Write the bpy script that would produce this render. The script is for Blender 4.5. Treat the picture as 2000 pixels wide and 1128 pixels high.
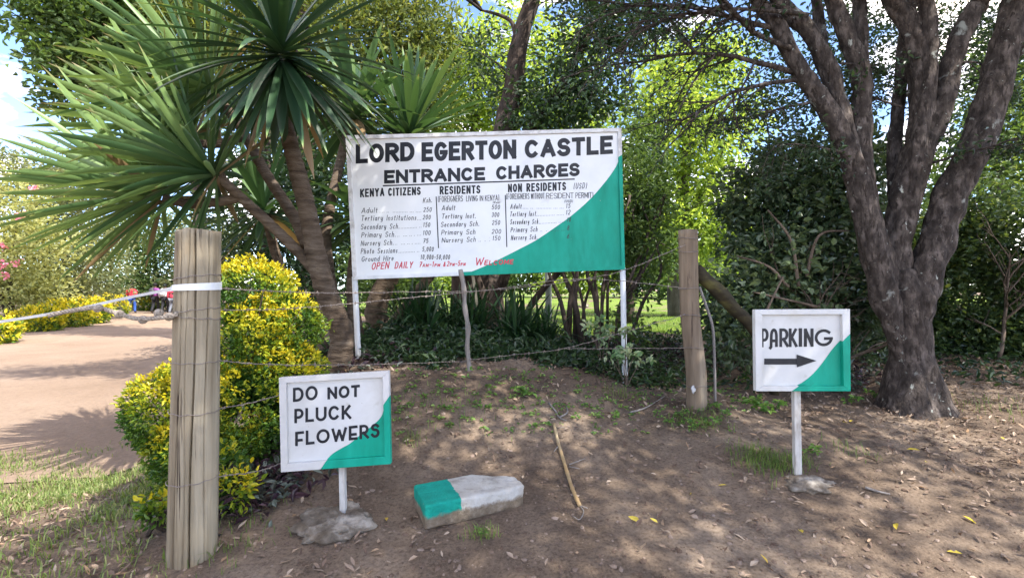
import bpy, math, random
import numpy as np
from mathutils import Vector

for o in list(bpy.data.objects): bpy.data.objects.remove(o)
SC = bpy.context.scene
COL = SC.collection
R = math.radians

# ---------------------------------------------------------------- camera, sky, sun, exposure
CAMZ = 1.55
cam = bpy.data.cameras.new("camera"); cam.lens = 18.0; cam.sensor_width = 36.0
cam.clip_start = 0.05; cam.clip_end = 2000
camo = bpy.data.objects.new("camera", cam); COL.objects.link(camo)
camo.location = (0, 0, CAMZ); camo.rotation_euler = (R(90), 0, 0)
SC.camera = camo

SUN_EL, SUN_AZ = 52, (0.80, -0.60)
W = bpy.data.worlds.new("World"); SC.world = W; W.use_nodes = True
nt = W.node_tree; nt.nodes.clear()
wo = nt.nodes.new("ShaderNodeOutputWorld"); bg = nt.nodes.new("ShaderNodeBackground")
sky = nt.nodes.new("ShaderNodeTexSky"); sky.sky_type = 'NISHITA'; sky.sun_disc = False
sky.sun_elevation = R(SUN_EL); sky.sun_rotation = math.atan2(SUN_AZ[0], SUN_AZ[1])
sky.air_density = 0.55; sky.dust_density = 0.3; sky.ozone_density = 1.6
tc = nt.nodes.new("ShaderNodeTexCoord")
mp = nt.nodes.new("ShaderNodeMapping"); mp.inputs['Scale'].default_value = (1.0, 1.0, 2.2); mp.inputs['Location'].default_value = (1.92, 0.64, 2.94)
nz = nt.nodes.new("ShaderNodeTexNoise"); nz.inputs['Scale'].default_value = 2.6; nz.inputs['Detail'].default_value = 9; nz.inputs['Roughness'].default_value = 0.56
cr = nt.nodes.new("ShaderNodeValToRGB"); cr.color_ramp.elements[0].position = 0.51; cr.color_ramp.elements[1].position = 0.69
mx = nt.nodes.new("ShaderNodeMix"); mx.data_type = 'RGBA'
mx.inputs[7].default_value = (15.5, 13.0, 10.8, 1)
nt.links.new(tc.outputs['Generated'], mp.inputs['Vector']); nt.links.new(mp.outputs[0], nz.inputs['Vector'])
nt.links.new(nz.outputs[0], cr.inputs[0]); nt.links.new(cr.outputs[0], mx.inputs[0])
nt.links.new(sky.outputs[0], mx.inputs[6]); nt.links.new(mx.outputs[2], bg.inputs[0])
bg.inputs[1].default_value = 0.15
nt.links.new(bg.outputs[0], wo.inputs[0])

sl = bpy.data.lights.new("sun", 'SUN'); sl.energy = 3.0; sl.angle = R(0.5); sl.color = (1.0, 0.95, 0.86)
so = bpy.data.objects.new("sun", sl); COL.objects.link(so); so.location = (6, -6, 14)
ce = math.cos(R(SUN_EL)); sdir = Vector((SUN_AZ[0] * ce, SUN_AZ[1] * ce, math.sin(R(SUN_EL))))
so.rotation_euler = sdir.to_track_quat('Z', 'Y').to_euler()
SC.view_settings.view_transform = 'Standard'; SC.view_settings.look = 'None'
SC.view_settings.gamma = 1; SC.view_settings.use_curve_mapping = False
SC.view_settings.exposure = 2.06
try:
    SC.cycles.max_bounces = 7; SC.cycles.transparent_max_bounces = 4
    SC.cycles.diffuse_bounces = 4
except Exception: pass

# ---------------------------------------------------------------- helpers
def P(px, py, d):
    return np.array([(px - 1000) / 1000.0 * d, d, CAMZ - (py - 564) / 1000.0 * d])

def smooth(a, b, x):
    t = np.clip((x - a) / (b - a), 0, 1); return t * t * (3 - 2 * t)

def _hash(ix, iy, iz):
    h = (ix * 374761393 + iy * 668265263 + iz * 2147483647 % 1274126177) & 0xffffffff
    h = ((h ^ (h >> 13)) * 1274126177) & 0xffffffff
    h = h ^ (h >> 16)
    return (h & 0xffff) / 65535.0

def vnoise(p):
    p = np.asarray(p, float); i = np.floor(p).astype(np.int64); f = p - i; f = f * f * (3 - 2 * f)
    out = 0
    for dx in (0, 1):
        for dy in (0, 1):
            for dz in (0, 1):
                w = (f[:, 0] if dx else 1 - f[:, 0]) * (f[:, 1] if dy else 1 - f[:, 1]) * (f[:, 2] if dz else 1 - f[:, 2])
                out = out + w * _hash(i[:, 0] + dx, i[:, 1] + dy, (i[:, 2] + dz) * 7919)
    return out * 2 - 1

def fbm(p, oct=4, lac=2.1, g=0.5):
    p = np.asarray(p, float); a = 1; s = 0
    for k in range(oct):
        s = s + a * vnoise(p + 17.3 * k); p = p * lac; a *= g
    return s

ORG = {}
def tag(o, label=None, cat=None, group=None, kind=None):
    if label: o['label'] = label
    if cat: o['category'] = cat
    if group: o['group'] = group
    if kind: o['kind'] = kind
    return o

def thing(name, label, cat, loc, group=None):
    o = bpy.data.objects.new(name, None); COL.objects.link(o)
    o.location = tuple(float(v) for v in loc); o.empty_display_size = 0.1
    ORG[o.name] = np.array(loc, float)
    return tag(o, label, cat, group)

class MB:
    def __init__(s): s.V = []; s.F = []; s.MI = []; s.n = 0; s.A = []
    def add(s, V, F, mi=0, a=None):
        V = np.asarray(V, float).reshape(-1, 3)
        if not isinstance(F, (list, tuple)): F = [F]
        for f in F:
            f = np.asarray(f, np.int64)
            if f.size == 0: continue
            s.F.append(f + s.n); s.MI.append(np.full(len(f), mi))
        s.V.append(V); s.n += len(V)
        s.A.append(np.full(len(V), 0.5) if a is None else np.broadcast_to(np.asarray(a, float), (len(V),)))
        return s
    def build(s, name, mats, parent=None, loc=None, smooth=False):
        V = np.concatenate(s.V)
        if parent is not None: org = ORG[parent.name]
        else:
            org = np.array(loc, float) if loc is not None else np.array([V[:, 0].mean(), V[:, 1].mean(), V[:, 2].min()])
        me = bpy.data.meshes.new(name)
        me.vertices.add(len(V)); me.vertices.foreach_set("co", (V - org).astype(np.float32).ravel())
        li = np.concatenate([f.ravel() for f in s.F]); lt = np.concatenate([np.full(len(f), f.shape[1]) for f in s.F])
        ls = np.concatenate([[0], np.cumsum(lt)[:-1]])
        me.loops.add(len(li)); me.loops.foreach_set("vertex_index", li.astype(np.int32))
        me.polygons.add(len(lt)); me.polygons.foreach_set("loop_start", ls.astype(np.int32))
        me.polygons.foreach_set("material_index", np.concatenate(s.MI).astype(np.int32))
        me.polygons.foreach_set("use_smooth", np.full(len(lt), smooth))
        at = me.attributes.new("rnd", 'FLOAT', 'POINT'); at.data.foreach_set("value", np.concatenate(s.A).astype(np.float32))
        me.update(calc_edges=True); me.validate()
        for m in (mats if isinstance(mats, (list, tuple)) else [mats]): me.materials.append(m)
        o = bpy.data.objects.new(name, me); COL.objects.link(o)
        if parent is not None: o.parent = parent
        else: o.location = tuple(org)
        ORG[o.name] = org
        return o

def crs(pts, n):
    """Catmull-Rom through the points (any width of row), n samples per span"""
    p = np.asarray(pts, float); p = np.vstack([2 * p[0] - p[1], p, 2 * p[-1] - p[-2]])
    out = []
    for i in range(1, len(p) - 2):
        for k in range(n):
            t = k / n; a, b, c, d = p[i - 1], p[i], p[i + 1], p[i + 2]
            out.append(0.5 * (2 * b + (c - a) * t + (2 * a - 5 * b + 4 * c - d) * t * t + (3 * b - a - 3 * c + d) * t ** 3))
    out.append(p[-2]); return np.array(out)

def tube(pts, rad, n=8, cap=True, prof=None):
    pts = np.asarray(pts, float); m = len(pts); rad = np.broadcast_to(np.asarray(rad, float), (m,))
    T = np.gradient(pts, axis=0); T /= np.linalg.norm(T, axis=1)[:, None] + 1e-9
    u = np.array([1., 0, 0]) if abs(T[0][0]) < 0.8 else np.array([0, 0, 1.])
    u = u - T[0] * u.dot(T[0]); u /= np.linalg.norm(u)
    ang = np.arange(n) * 2 * math.pi / n
    V = []
    for i in range(m):
        u = u - T[i] * u.dot(T[i]); u /= np.linalg.norm(u) + 1e-9; w = np.cross(T[i], u)
        r = rad[i] if prof is None else rad[i] * prof(ang, i)
        V.append(pts[i] + (np.cos(ang) * r)[:, None] * u + (np.sin(ang) * r)[:, None] * w)
    V = np.concatenate(V)
    a = np.arange(n); b = (a + 1) % n
    F = np.concatenate([np.stack([i * n + a, i * n + b, (i + 1) * n + b, (i + 1) * n + a], 1) for i in range(m - 1)])
    Fs = [F]
    if cap:
        V = np.vstack([V, pts[0], pts[-1]]); c0, c1 = m * n, m * n + 1
        Fs.append(np.stack([b, a, np.full(n, c0)], 1)); k = (m - 1) * n
        Fs.append(np.stack([k + a, k + b, np.full(n, c1)], 1))
    return V, Fs

def box8(c):
    """8 corners: front quad (4, counter-clockwise seen from front) then back quad"""
    return np.asarray(c, float), np.array([[0, 1, 2, 3], [7, 6, 5, 4], [0, 4, 5, 1], [1, 5, 6, 2], [2, 6, 7, 3], [3, 7, 4, 0]])

def abox(x0, x1, y0, y1, z0, z1):
    return box8([[x0, y0, z0], [x1, y0, z0], [x1, y0, z1], [x0, y0, z1], [x0, y1, z0], [x1, y1, z0], [x1, y1, z1], [x0, y1, z1]])

def prism(poly, y0, y1):
    """polygon of (x, z) points extruded from y0 (front) to y1"""
    q = np.asarray(poly, float); n = len(q)
    V = np.vstack([np.c_[q[:, 0], np.full(n, y0), q[:, 1]], np.c_[q[:, 0], np.full(n, y1), q[:, 1]]])
    a = np.arange(n); b = (a + 1) % n
    return V, [a[None, :], (a + n)[::-1][None, :], np.stack([b, a, a + n, b + n], 1)]

# ---------------------------------------------------------------- materials
def newmat(name):
    m = bpy.data.materials.new(name); m.use_nodes = True; t = m.node_tree; t.nodes.clear()
    out = t.nodes.new("ShaderNodeOutputMaterial"); b = t.nodes.new("ShaderNodeBsdfPrincipled")
    t.links.new(b.outputs[0], out.inputs[0]); return m, t, b, out

def ramp(t, src, cols, lo=0.3, hi=0.7):
    r = t.nodes.new("ShaderNodeValToRGB"); e = r.color_ramp.elements
    n = len(cols)
    for i, c in enumerate(cols):
        pos = lo + (hi - lo) * (i / max(1, n - 1))
        if i == 0: e[0].position = pos; x = e[0]
        elif i == n - 1: e[len(e) - 1].position = pos; x = e[len(e) - 1]
        else: x = e.new(pos)
        x.color = (*c, 1)
    t.links.new(src, r.inputs[0]); return r.outputs[0]

def noise(t, scale, detail=5, rough=0.6, stretch=(1, 1, 1), dist=0.0):
    c = t.nodes.new("ShaderNodeTexCoord"); m = t.nodes.new("ShaderNodeMapping"); m.inputs['Scale'].default_value = stretch
    n = t.nodes.new("ShaderNodeTexNoise"); n.inputs['Scale'].default_value = scale; n.inputs['Detail'].default_value = detail
    n.inputs['Roughness'].default_value = rough; n.inputs['Distortion'].default_value = dist
    t.links.new(c.outputs['Object'], m.inputs[0]); t.links.new(m.outputs[0], n.inputs['Vector']); return n.outputs[0]

def mixc(t, fac, a, b, mode='MIX'):
    m = t.nodes.new("ShaderNodeMix"); m.data_type = 'RGBA'; m.blend_type = mode
    for s, v in ((0, fac), (6, a), (7, b)):
        if isinstance(v, (int, float)): m.inputs[s].default_value = v
        elif isinstance(v, tuple): m.inputs[s].default_value = (*v, 1)
        else: t.links.new(v, m.inputs[s])
    return m.outputs[2]

def bumpn(t, b, src, strength, dist=0.01):
    n = t.nodes.new("ShaderNodeBump"); n.inputs['Strength'].default_value = strength; n.inputs['Distance'].default_value = dist
    t.links.new(src, n.inputs['Height']); t.links.new(n.outputs[0], b.inputs['Normal'])

def pmat(name, cols, scale=8, stretch=(1, 1, 1), rough=0.85, bump=0.0, bscale=60, bdist=0.01, spec=0.3, lo=0.3, hi=0.7, detail=6, over=None):
    """over = (colour, scale, lo, hi): patches of a second colour with their own outline"""
    m, t, b, out = newmat(name)
    c = ramp(t, noise(t, scale, detail, 0.62, stretch), cols, lo, hi)
    for ov in (over or []):
        f = ramp(t, noise(t, ov[1], 5, 0.6, ov[4] if len(ov) > 4 else (1, 1, 1), 0.4), [(0, 0, 0), (1, 1, 1)], ov[2], ov[3])
        c = mixc(t, f, c, ov[0])
    t.links.new(c, b.inputs['Base Color']); b.inputs['Roughness'].default_value = rough
    b.inputs['Specular IOR Level'].default_value = spec
    if bump: bumpn(t, b, noise(t, bscale, 6, 0.65, stretch), bump, bdist)
    return m

def leafmat(name, cols, rough=0.5, trans=0.35, spec=0.4, tgain=1.5, var=0.0):
    m, t, b, out = newmat(name)
    a = t.nodes.new("ShaderNodeAttribute"); a.attribute_name = "rnd"
    c = ramp(t, a.outputs['Fac'], cols, 0.0, 1.0)
    t.links.new(c, b.inputs['Base Color']); b.inputs['Roughness'].default_value = rough; b.inputs['Specular IOR Level'].default_value = spec
    if trans > 0:
        tr = t.nodes.new("ShaderNodeBsdfTranslucent")
        tcol = mixc(t, 1.0, c, (tgain * 1.1, tgain, tgain * 0.5), 'MULTIPLY'); t.links.new(tcol, tr.inputs[0])
        ms = t.nodes.new("ShaderNodeMixShader"); ms.inputs[0].default_value = trans
        t.links.new(b.outputs[0], ms.inputs[1]); t.links.new(tr.outputs[0], ms.inputs[2]); t.links.new(ms.outputs[0], out.inputs[0])
    return m

def flat(name, col, rough=0.6, spec=0.3, metal=0.0, var=0.15, scale=25):
    c2 = tuple(v * (1 - var) for v in col)
    m = pmat(name, [c2, col], scale=scale, rough=rough, spec=spec)
    m.node_tree.nodes["Principled BSDF"].inputs['Metallic'].default_value = metal
    return m

# ---------------------------------------------------------------- ground shape
DR_R = np.array([[-40, -7.5], [0, -5.2], [3.9, -4.4], [4.6, -3.3], [8, -5.2], [12, -7.4], [18, -10.6], [30, -17.0], [40, -22.5], [70, -40]])  # y, right edge x
DR_L = np.array([[-40, -60], [4.0, -45], [14, -40], [18, -18.0], [30, -23.2], [40, -30], [70, -53]])
def xr(y): return np.interp(y, DR_R[:, 0], DR_R[:, 1])
def xl(y): return np.interp(y, DR_L[:, 0], DR_L[:, 1])
def base_h(x, y):
    return 0.78 * smooth(0.2, 4.5, x - xr(y)) * smooth(2.5, 8, y) + 0.25 * smooth(0, 4, xl(y) - x)
CP = np.array([(-.93, 2.75, .31), (-1.58, 2.55, .22), (-.2, 2.54, .33), (1.73, 3.1, .40), (3.5, 4.5, .51), (1.1, 4.9, .64), (-.4, 4.5, .82), (1.49, 4.2, .58),
    (-1.5, 4.9, .88), (0, 1.0, .08), (-1.5, 1.2, .06), (1.5, 1.2, .10), (3, 2, .2), (-3.3, 4.6, .02), (-2.6, 3.0, .12), (-4.6, 4.6, 0), (-4, 2.5, .03),
    (-4, 1, .03), (5, 5, .58), (6, 6, .72), (0, 6.5, .88), (-2, 6.5, .80), (2, 7, .8), (4, 7.5, .8), (0.3, 3.4, .46), (-1.6, 3.6, .45), (-2.6, 4.2, .15),
    (3.5, 3, .36), (1, 2.5, .29), (-6, 6, 0), (-4.3, 7, .02), (6, 3, .45), (0, -1, 0), (3, 0, .1), (-3, -1, 0), (0.4, 4.6, .76)], float)
SIG = 1.15
def _k(a, b): return np.exp(-((a[:, None, :] - b[None, :, :]) ** 2).sum(2) / (2 * SIG * SIG))
_W = np.linalg.solve(_k(CP[:, :2], CP[:, :2]) + 0.02 * np.eye(len(CP)), CP[:, 2] - base_h(CP[:, 0], CP[:, 1]))
def H(x, y):
    x = np.asarray(x, float); y = np.asarray(y, float); sh = np.broadcast(x, y).shape
    x = np.broadcast_to(x, sh).ravel(); y = np.broadcast_to(y, sh).ravel()
    z = base_h(x, y)
    near = (np.abs(x) < 12) & (y > -6) & (y < 13)
    if near.any(): z[near] += _k(np.c_[x, y][near], CP[:, :2]) @ _W
    s = smooth(-.5, .8, x - xr(y))
    z = z + s * (0.030 * fbm(np.c_[x * 1.1, y * 1.1, x * 0], 3) + np.where(near, 0.010 * fbm(np.c_[x * 7, y * 7, x * 0], 4, 2.3, .6), 0)) + 0.012 * fbm(np.c_[x * .7, y * .7, x * 0 + 3], 2)
    return z.reshape(sh)
def Hs(x, y): return float(H(np.array([x]), np.array([y]))[0])
def onG(px, d):
    x = (px - 1000) / 1000 * d; return np.array([x, d, Hs(x, d)])

# ---------------------------------------------------------------- ground sheets
def axis(lo, hi, a, b, st, g=1.18):
    v = list(np.arange(a, b + st / 2, st)); s = st
    while v[-1] < hi: s *= g; v.append(v[-1] + s)
    s = st; w = [v[0]]
    while w[-1] > lo: s *= g; w.append(w[-1] - s)
    return np.array(w[:0:-1] + v)
def gridF(nx, ny):
    i, j = np.meshgrid(np.arange(nx - 1), np.arange(ny - 1)); k = (j * nx + i).ravel()
    return np.stack([k, k + 1, k + nx + 1, k + nx], 1)

m_soil, t, b, out = newmat("soil")
c = ramp(t, noise(t, 1.3, 7, 0.62), [(.097, .070, .051), (.165, .122, .089), (.25, .192, .142)], .34, .66)
c2 = ramp(t, noise(t, 55, 4, 0.7), [(.55, .52, .5), (1, 1, 1), (1.25, 1.22, 1.2)], .3, .72)
c = mixc(t, 1.0, c, c2, 'MULTIPLY')
f = ramp(t, noise(t, 170, 2, 0.5), [(0, 0, 0), (1, 1, 1)], .70, .76)
c = mixc(t, f, c, (.36, .29, .23))
t.links.new(c, b.inputs['Base Color']); b.inputs['Roughness'].default_value = .95; b.inputs['Specular IOR Level'].default_value = .15
bumpn(t, b, noise(t, 45, 8, 0.7), 0.9, 0.02)

m_drive, t, b, out = newmat("pale_dirt")
c = ramp(t, noise(t, 0.45, 6, 0.6), [(.25, .178, .128), (.305, .222, .163), (.35, .262, .198)], .3, .7)
c2 = ramp(t, noise(t, 22, 4, 0.7), [(.85, .84, .82), (1, 1, 1)], .35, .6)
c = mixc(t, 1.0, c, c2, 'MULTIPLY')
f = ramp(t, noise(t, 1.1, 5, 0.7, (1, 1, 1), .5), [(0, 0, 0), (.5, .5, .5)], .58, .75); c = mixc(t, f, c, (.20, .135, .095))
f = ramp(t, noise(t, 90, 3, 0.6), [(0, 0, 0), (1, 1, 1)], .66, .72); c = mixc(t, f, c, (.20, .14, .10))
t.links.new(c, b.inputs['Base Color']); b.inputs['Roughness'].default_value = .95; b.inputs['Specular IOR Level'].default_value = .15
bumpn(t, b, noise(t, 18, 8, 0.75), 1.0, 0.05)

m_lawn, t, b, out = newmat("lawn_grass")
c = ramp(t, noise(t, 0.8, 7, 0.65), [(.10, .17, .028), (.16, .24, .04), (.24, .30, .07)], .3, .7)
c2 = ramp(t, noise(t, 30, 4, 0.7), [(.6, .6, .6), (1.15, 1.15, 1.15)], .3, .7); c = mixc(t, 1.0, c, c2, 'MULTIPLY')
t.links.new(c, b.inputs['Base Color']); b.inputs['Roughness'].default_value = .9; b.inputs['Specular IOR Level'].default_value = .1
bumpn(t, b, noise(t, 40, 8, 0.7), 1.0, 0.05)

gx = axis(-420, 420, -5, 5, .045); gy = axis(-40, 700, 1.6, 6.6, .045)
X, Y = np.meshgrid(gx, gy)
MB().add(np.c_[X.ravel(), Y.ravel(), H(X, Y).ravel()], gridF(len(gx), len(gy))).build("ground", m_soil, loc=(0, 0, 0), smooth=True)['kind'] = 'structure'
ys = axis(4.0, 70, 4.0, 12, .1, 1.1); tt = np.linspace(0, 1, 90) ** 1.6
Yd = np.repeat(ys[:, None], len(tt), 1)
# the near edge of the drive runs across, worn and uneven
edge = lambda x: 4.55 + 0.35 * np.sin(x * .8) * .3 - (x + 3.3) * 0.02
nx_ = fbm(np.c_[ys * 1.3, ys * 0, ys * 0], 4) * .22
XR = xr(ys) + nx_ + .15; XL = xl(ys)
Xd = XR[:, None] + (XL - XR)[:, None] * tt[None, :]
Yd2 = Yd + (0.28 * fbm(np.c_[Xd.ravel() * 1.2, Xd.ravel() * 0, Xd.ravel() * 0 + 5], 4).reshape(Xd.shape)) * smooth(6.5, 4.0, Yd) - .1
MB().add(np.c_[Xd.ravel(), Yd2.ravel(), (H(Xd, Yd2) + .012).ravel()], gridF(len(tt), len(ys))[:, ::-1]).build("dirt_road", m_drive, loc=(-4, 5, 0), smooth=True)['kind'] = 'structure'
yl = axis(8.0, 160, 8.0, 20, .2, 1.12); tt = np.linspace(0, 1, 120)
Yl = np.repeat(yl[:, None], len(tt), 1)
XL = np.where(yl < 12, -4.0, xr(yl) + 4.5); XR = np.full(len(yl), 45.0)
Xl = XL[:, None] + (XR - XL)[:, None] * tt[None, :] ** 1.4
Yl2 = Yl + 0.5 * fbm(np.c_[Xl.ravel() * .9, Xl.ravel() * 0, Xl.ravel() * 0 + 9], 4).reshape(Xl.shape) * smooth(13, 8, Yl)
MB().add(np.c_[Xl.ravel(), Yl2.ravel(), (H(Xl, Yl2) + .010).ravel()], gridF(len(tt), len(yl))).build("lawn", m_lawn, loc=(3, 10, .8), smooth=True)['kind'] = 'structure'
# ---------------------------------------------------------------- painted lettering: strokes drawn as flat ribbons of paint
def arc(cx, cy, rx, ry, a0, a1, n=None):
    n = n or max(5, int(abs(a1 - a0) / 14)); a = np.radians(np.linspace(a0, a1, n)); return list(zip(cx + rx * np.cos(a), cy + ry * np.sin(a)))
def oval(cx, cy, rx, ry): return arc(cx, cy, rx, ry, 90, 450, 26)
_S = arc(.5, .75, .46, .25, 25, 270) + arc(.5, .25, .5, .25, 90, -155)[1:]
_O = oval(.5, .5, .5, .5)
GL = {
 'A': (.78, [[(0, 0), (.5, 1), (1, 0)], [(.2, .3), (.8, .3)]]), 'C': (.72, [arc(.5, .5, .5, .5, 48, 312)]),
 'D': (.72, [[(0, 0), (0, 1), (.42, 1)] + arc(.42, .5, .58, .5, 80, -80) + [(.42, 0), (0, 0)]]),
 'E': (.6, [[(1, 1), (0, 1), (0, 0), (1, 0)], [(0, .52), (.85, .52)]]), 'F': (.58, [[(1, 1), (0, 1), (0, 0)], [(0, .5), (.82, .5)]]),
 'G': (.74, [arc(.5, .5, .5, .5, 48, 350), [(1, .44), (.6, .44)]]), 'H': (.7, [[(0, 0), (0, 1)], [(1, 0), (1, 1)], [(0, .5), (1, .5)]]),
 'I': (0, [[(.5, 0), (.5, 1)]]), 'K': (.7, [[(0, 0), (0, 1)], [(1, 1), (.03, .4)], [(.33, .58), (1, 0)]]), 'L': (.56, [[(0, 1), (0, 0), (1, 0)]]),
 'M': (.85, [[(0, 0), (0, 1), (.5, .25), (1, 1), (1, 0)]]), 'N': (.72, [[(0, 0), (0, 1)], [(.04, .97), (.96, .03)], [(1, 0), (1, 1)]]), 'O': (.76, [_O]),
 'P': (.62, [[(0, 0), (0, 1), (.5, 1)] + arc(.5, .74, .5, .26, 75, -75) + [(.5, .48), (0, .48)]]),
 'R': (.68, [[(0, 0), (0, 1), (.5, 1)] + arc(.5, .75, .5, .25, 75, -75) + [(.5, .5), (0, .5)], [(.45, .5), (1, 0)]]),
 'S': (.64, [_S]), 'T': (.64, [[(0, 1), (1, 1)], [(.5, 1), (.5, 0)]]), 'U': (.7, [[(0, 1), (0, .35)] + arc(.5, .35, .5, .35, 180, 360) + [(1, 1)]]),
 'V': (.74, [[(0, 1), (.5, 0), (1, 1)]]), 'W': (1.05, [[(0, 1), (.25, 0), (.5, .85), (.75, 0), (1, 1)]]), 'Y': (.72, [[(0, 1), (.5, .48), (1, 1)], [(.5, .48), (.5, 0)]]),
 'Z': (.64, [[(0, 1), (1, 1), (0, 0), (1, 0)]]),
 'a': (.48, [oval(.45, .3, .45, .3), [(.95, .62), (.95, 0)]]), 'c': (.42, [arc(.5, .3, .5, .3, 50, 310)]), 'd': (.5, [oval(.45, .3, .45, .3), [(.95, 1), (.95, 0)]]),
 'e': (.46, [[(.05, .3), (.95, .3)] + arc(.5, .3, .45, .3, 0, 310)]), 'h': (.46, [[(0, 1), (0, 0)], [(0, .4)] + arc(.5, .4, .48, .2, 160, 0) + [(.98, 0)]]),
 'i': (.06, [[(.5, .6), (.5, 0)], [(.5, .82), (.5, .9)]]), 'l': (.06, [[(.5, 1), (.5, 0)]]),
 'm': (.75, [[(0, .6), (0, 0)], [(0, .4)] + arc(.25, .42, .25, .18, 160, 0) + [(.5, 0)], [(.5, .4)] + arc(.75, .42, .25, .18, 160, 0) + [(1, 0)]]),
 'n': (.46, [[(0, .6), (0, 0)], [(0, .4)] + arc(.5, .4, .48, .2, 160, 0) + [(.98, 0)]]), 'o': (.48, [oval(.5, .3, .5, .3)]),
 'r': (.34, [[(0, .6), (0, 0)], [(0, .38), (.4, .58), (.95, .56)]]), 's': (.38, [[(.92, .52), (.5, .6), (.08, .46), (.9, .16), (.5, 0), (.05, .08)]]),
 't': (.34, [[(.4, .95), (.4, .06), (.85, .02)], [(0, .64), (.85, .64)]]), 'u': (.46, [[(0, .6), (0, .15), (.4, 0), (.92, .22)], [(.95, .6), (.95, 0)]]),
 'y': (.46, [[(0, .6), (.1, .15), (.5, .05), (.92, .25)], [(.95, .6), (.95, -.2), (.3, -.3)]]),
 '0': (.5, [_O]), '1': (.25, [[(.1, .8), (.6, 1), (.6, 0)]]), '2': (.5, [arc(.5, .72, .48, .28, 165, -25) + [(0, 0), (1, 0)]]),
 '3': (.48, [arc(.45, .76, .45, .24, 150, -90) + arc(.45, .26, .52, .26, 90, -150)[1:]]), '5': (.5, [[(.95, 1), (.12, 1), (.06, .56)] + arc(.46, .32, .52, .32, 125, -150)]),
 '6': (.5, [[(.8, 1), (.25, .65), (.02, .3)], oval(.5, .3, .48, .3)]), '7': (.48, [[(0, 1), (1, 1), (.35, 0)], [(.3, .5), (.85, .5)]]), '8': (.48, [oval(.5, .76, .4, .24), oval(.5, .26, .5, .26)]),
 '(': (.18, [arc(1.1, .5, 1.0, .6, 120, 240)]), ')': (.18, [arc(-.1, .5, 1.0, .6, 60, -60)]), '-': (.35, [[(0, .45), (1, .45)]]),
 ',': (.1, [[(.5, .06), (.3, -.2)]]), '.': (.08, [[(.5, 0), (.5, .06)]]), '_': (.3, [[(0, .1), (1, .1)]]),
 '&': (.62, [[(1, 0), (.3, .68)] + arc(.48, .82, .22, .18, 200, -30) + [(.12, .4)] + arc(.42, .25, .38, .25, 150, 340) + [(1, .45)]]), ' ': (.4, []),
}
DECO = {'P': (.56, [[(0, 0), (0, 1), (.45, 1)] + arc(.45, .68, .55, .32, 75, -75) + [(.45, .36), (0, .36)]]),
        'R': (.56, [[(0, 0), (0, 1), (.45, 1)] + arc(.45, .70, .5, .30, 75, -75) + [(.45, .4), (0, .4)], [(.42, .4), (1, 0)]]),
        'E': (.5, [[(1, 1), (0, 1), (0, 0), (1, 0)], [(0, .36), (.85, .36)]]), 'F': (.5, [[(1, 1), (0, 1), (0, 0)], [(0, .36), (.8, .36)]]),
        'K': (.6, [[(0, 0), (0, 1)], [(.9, 1), (.03, .34)], [(.3, .52), (1, 0)]]), 'O': (.86, [_O]), 'C': (.74, [arc(.5, .5, .5, .5, 42, 318)]),
        'N': (.74, [[(0, 0), (0, 1)], [(.04, .97), (.96, .03)], [(1, 0), (1, 1)]]), 'L': (.5, [[(0, 1), (0, 0), (1, 0)]]), 'S': (.5, [arc(.5, .79, .46, .21, 25, 270) + arc(.5, .29, .5, .29, 90, -155)[1:]]),
        'A': (.6, [[(-.05, -.14), (.06, -.08), (.1, .6)] + arc(.55, .6, .45, .4, 180, 0) + [(1, 0)], [(.1, .3), (1, .3)]])}

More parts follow.
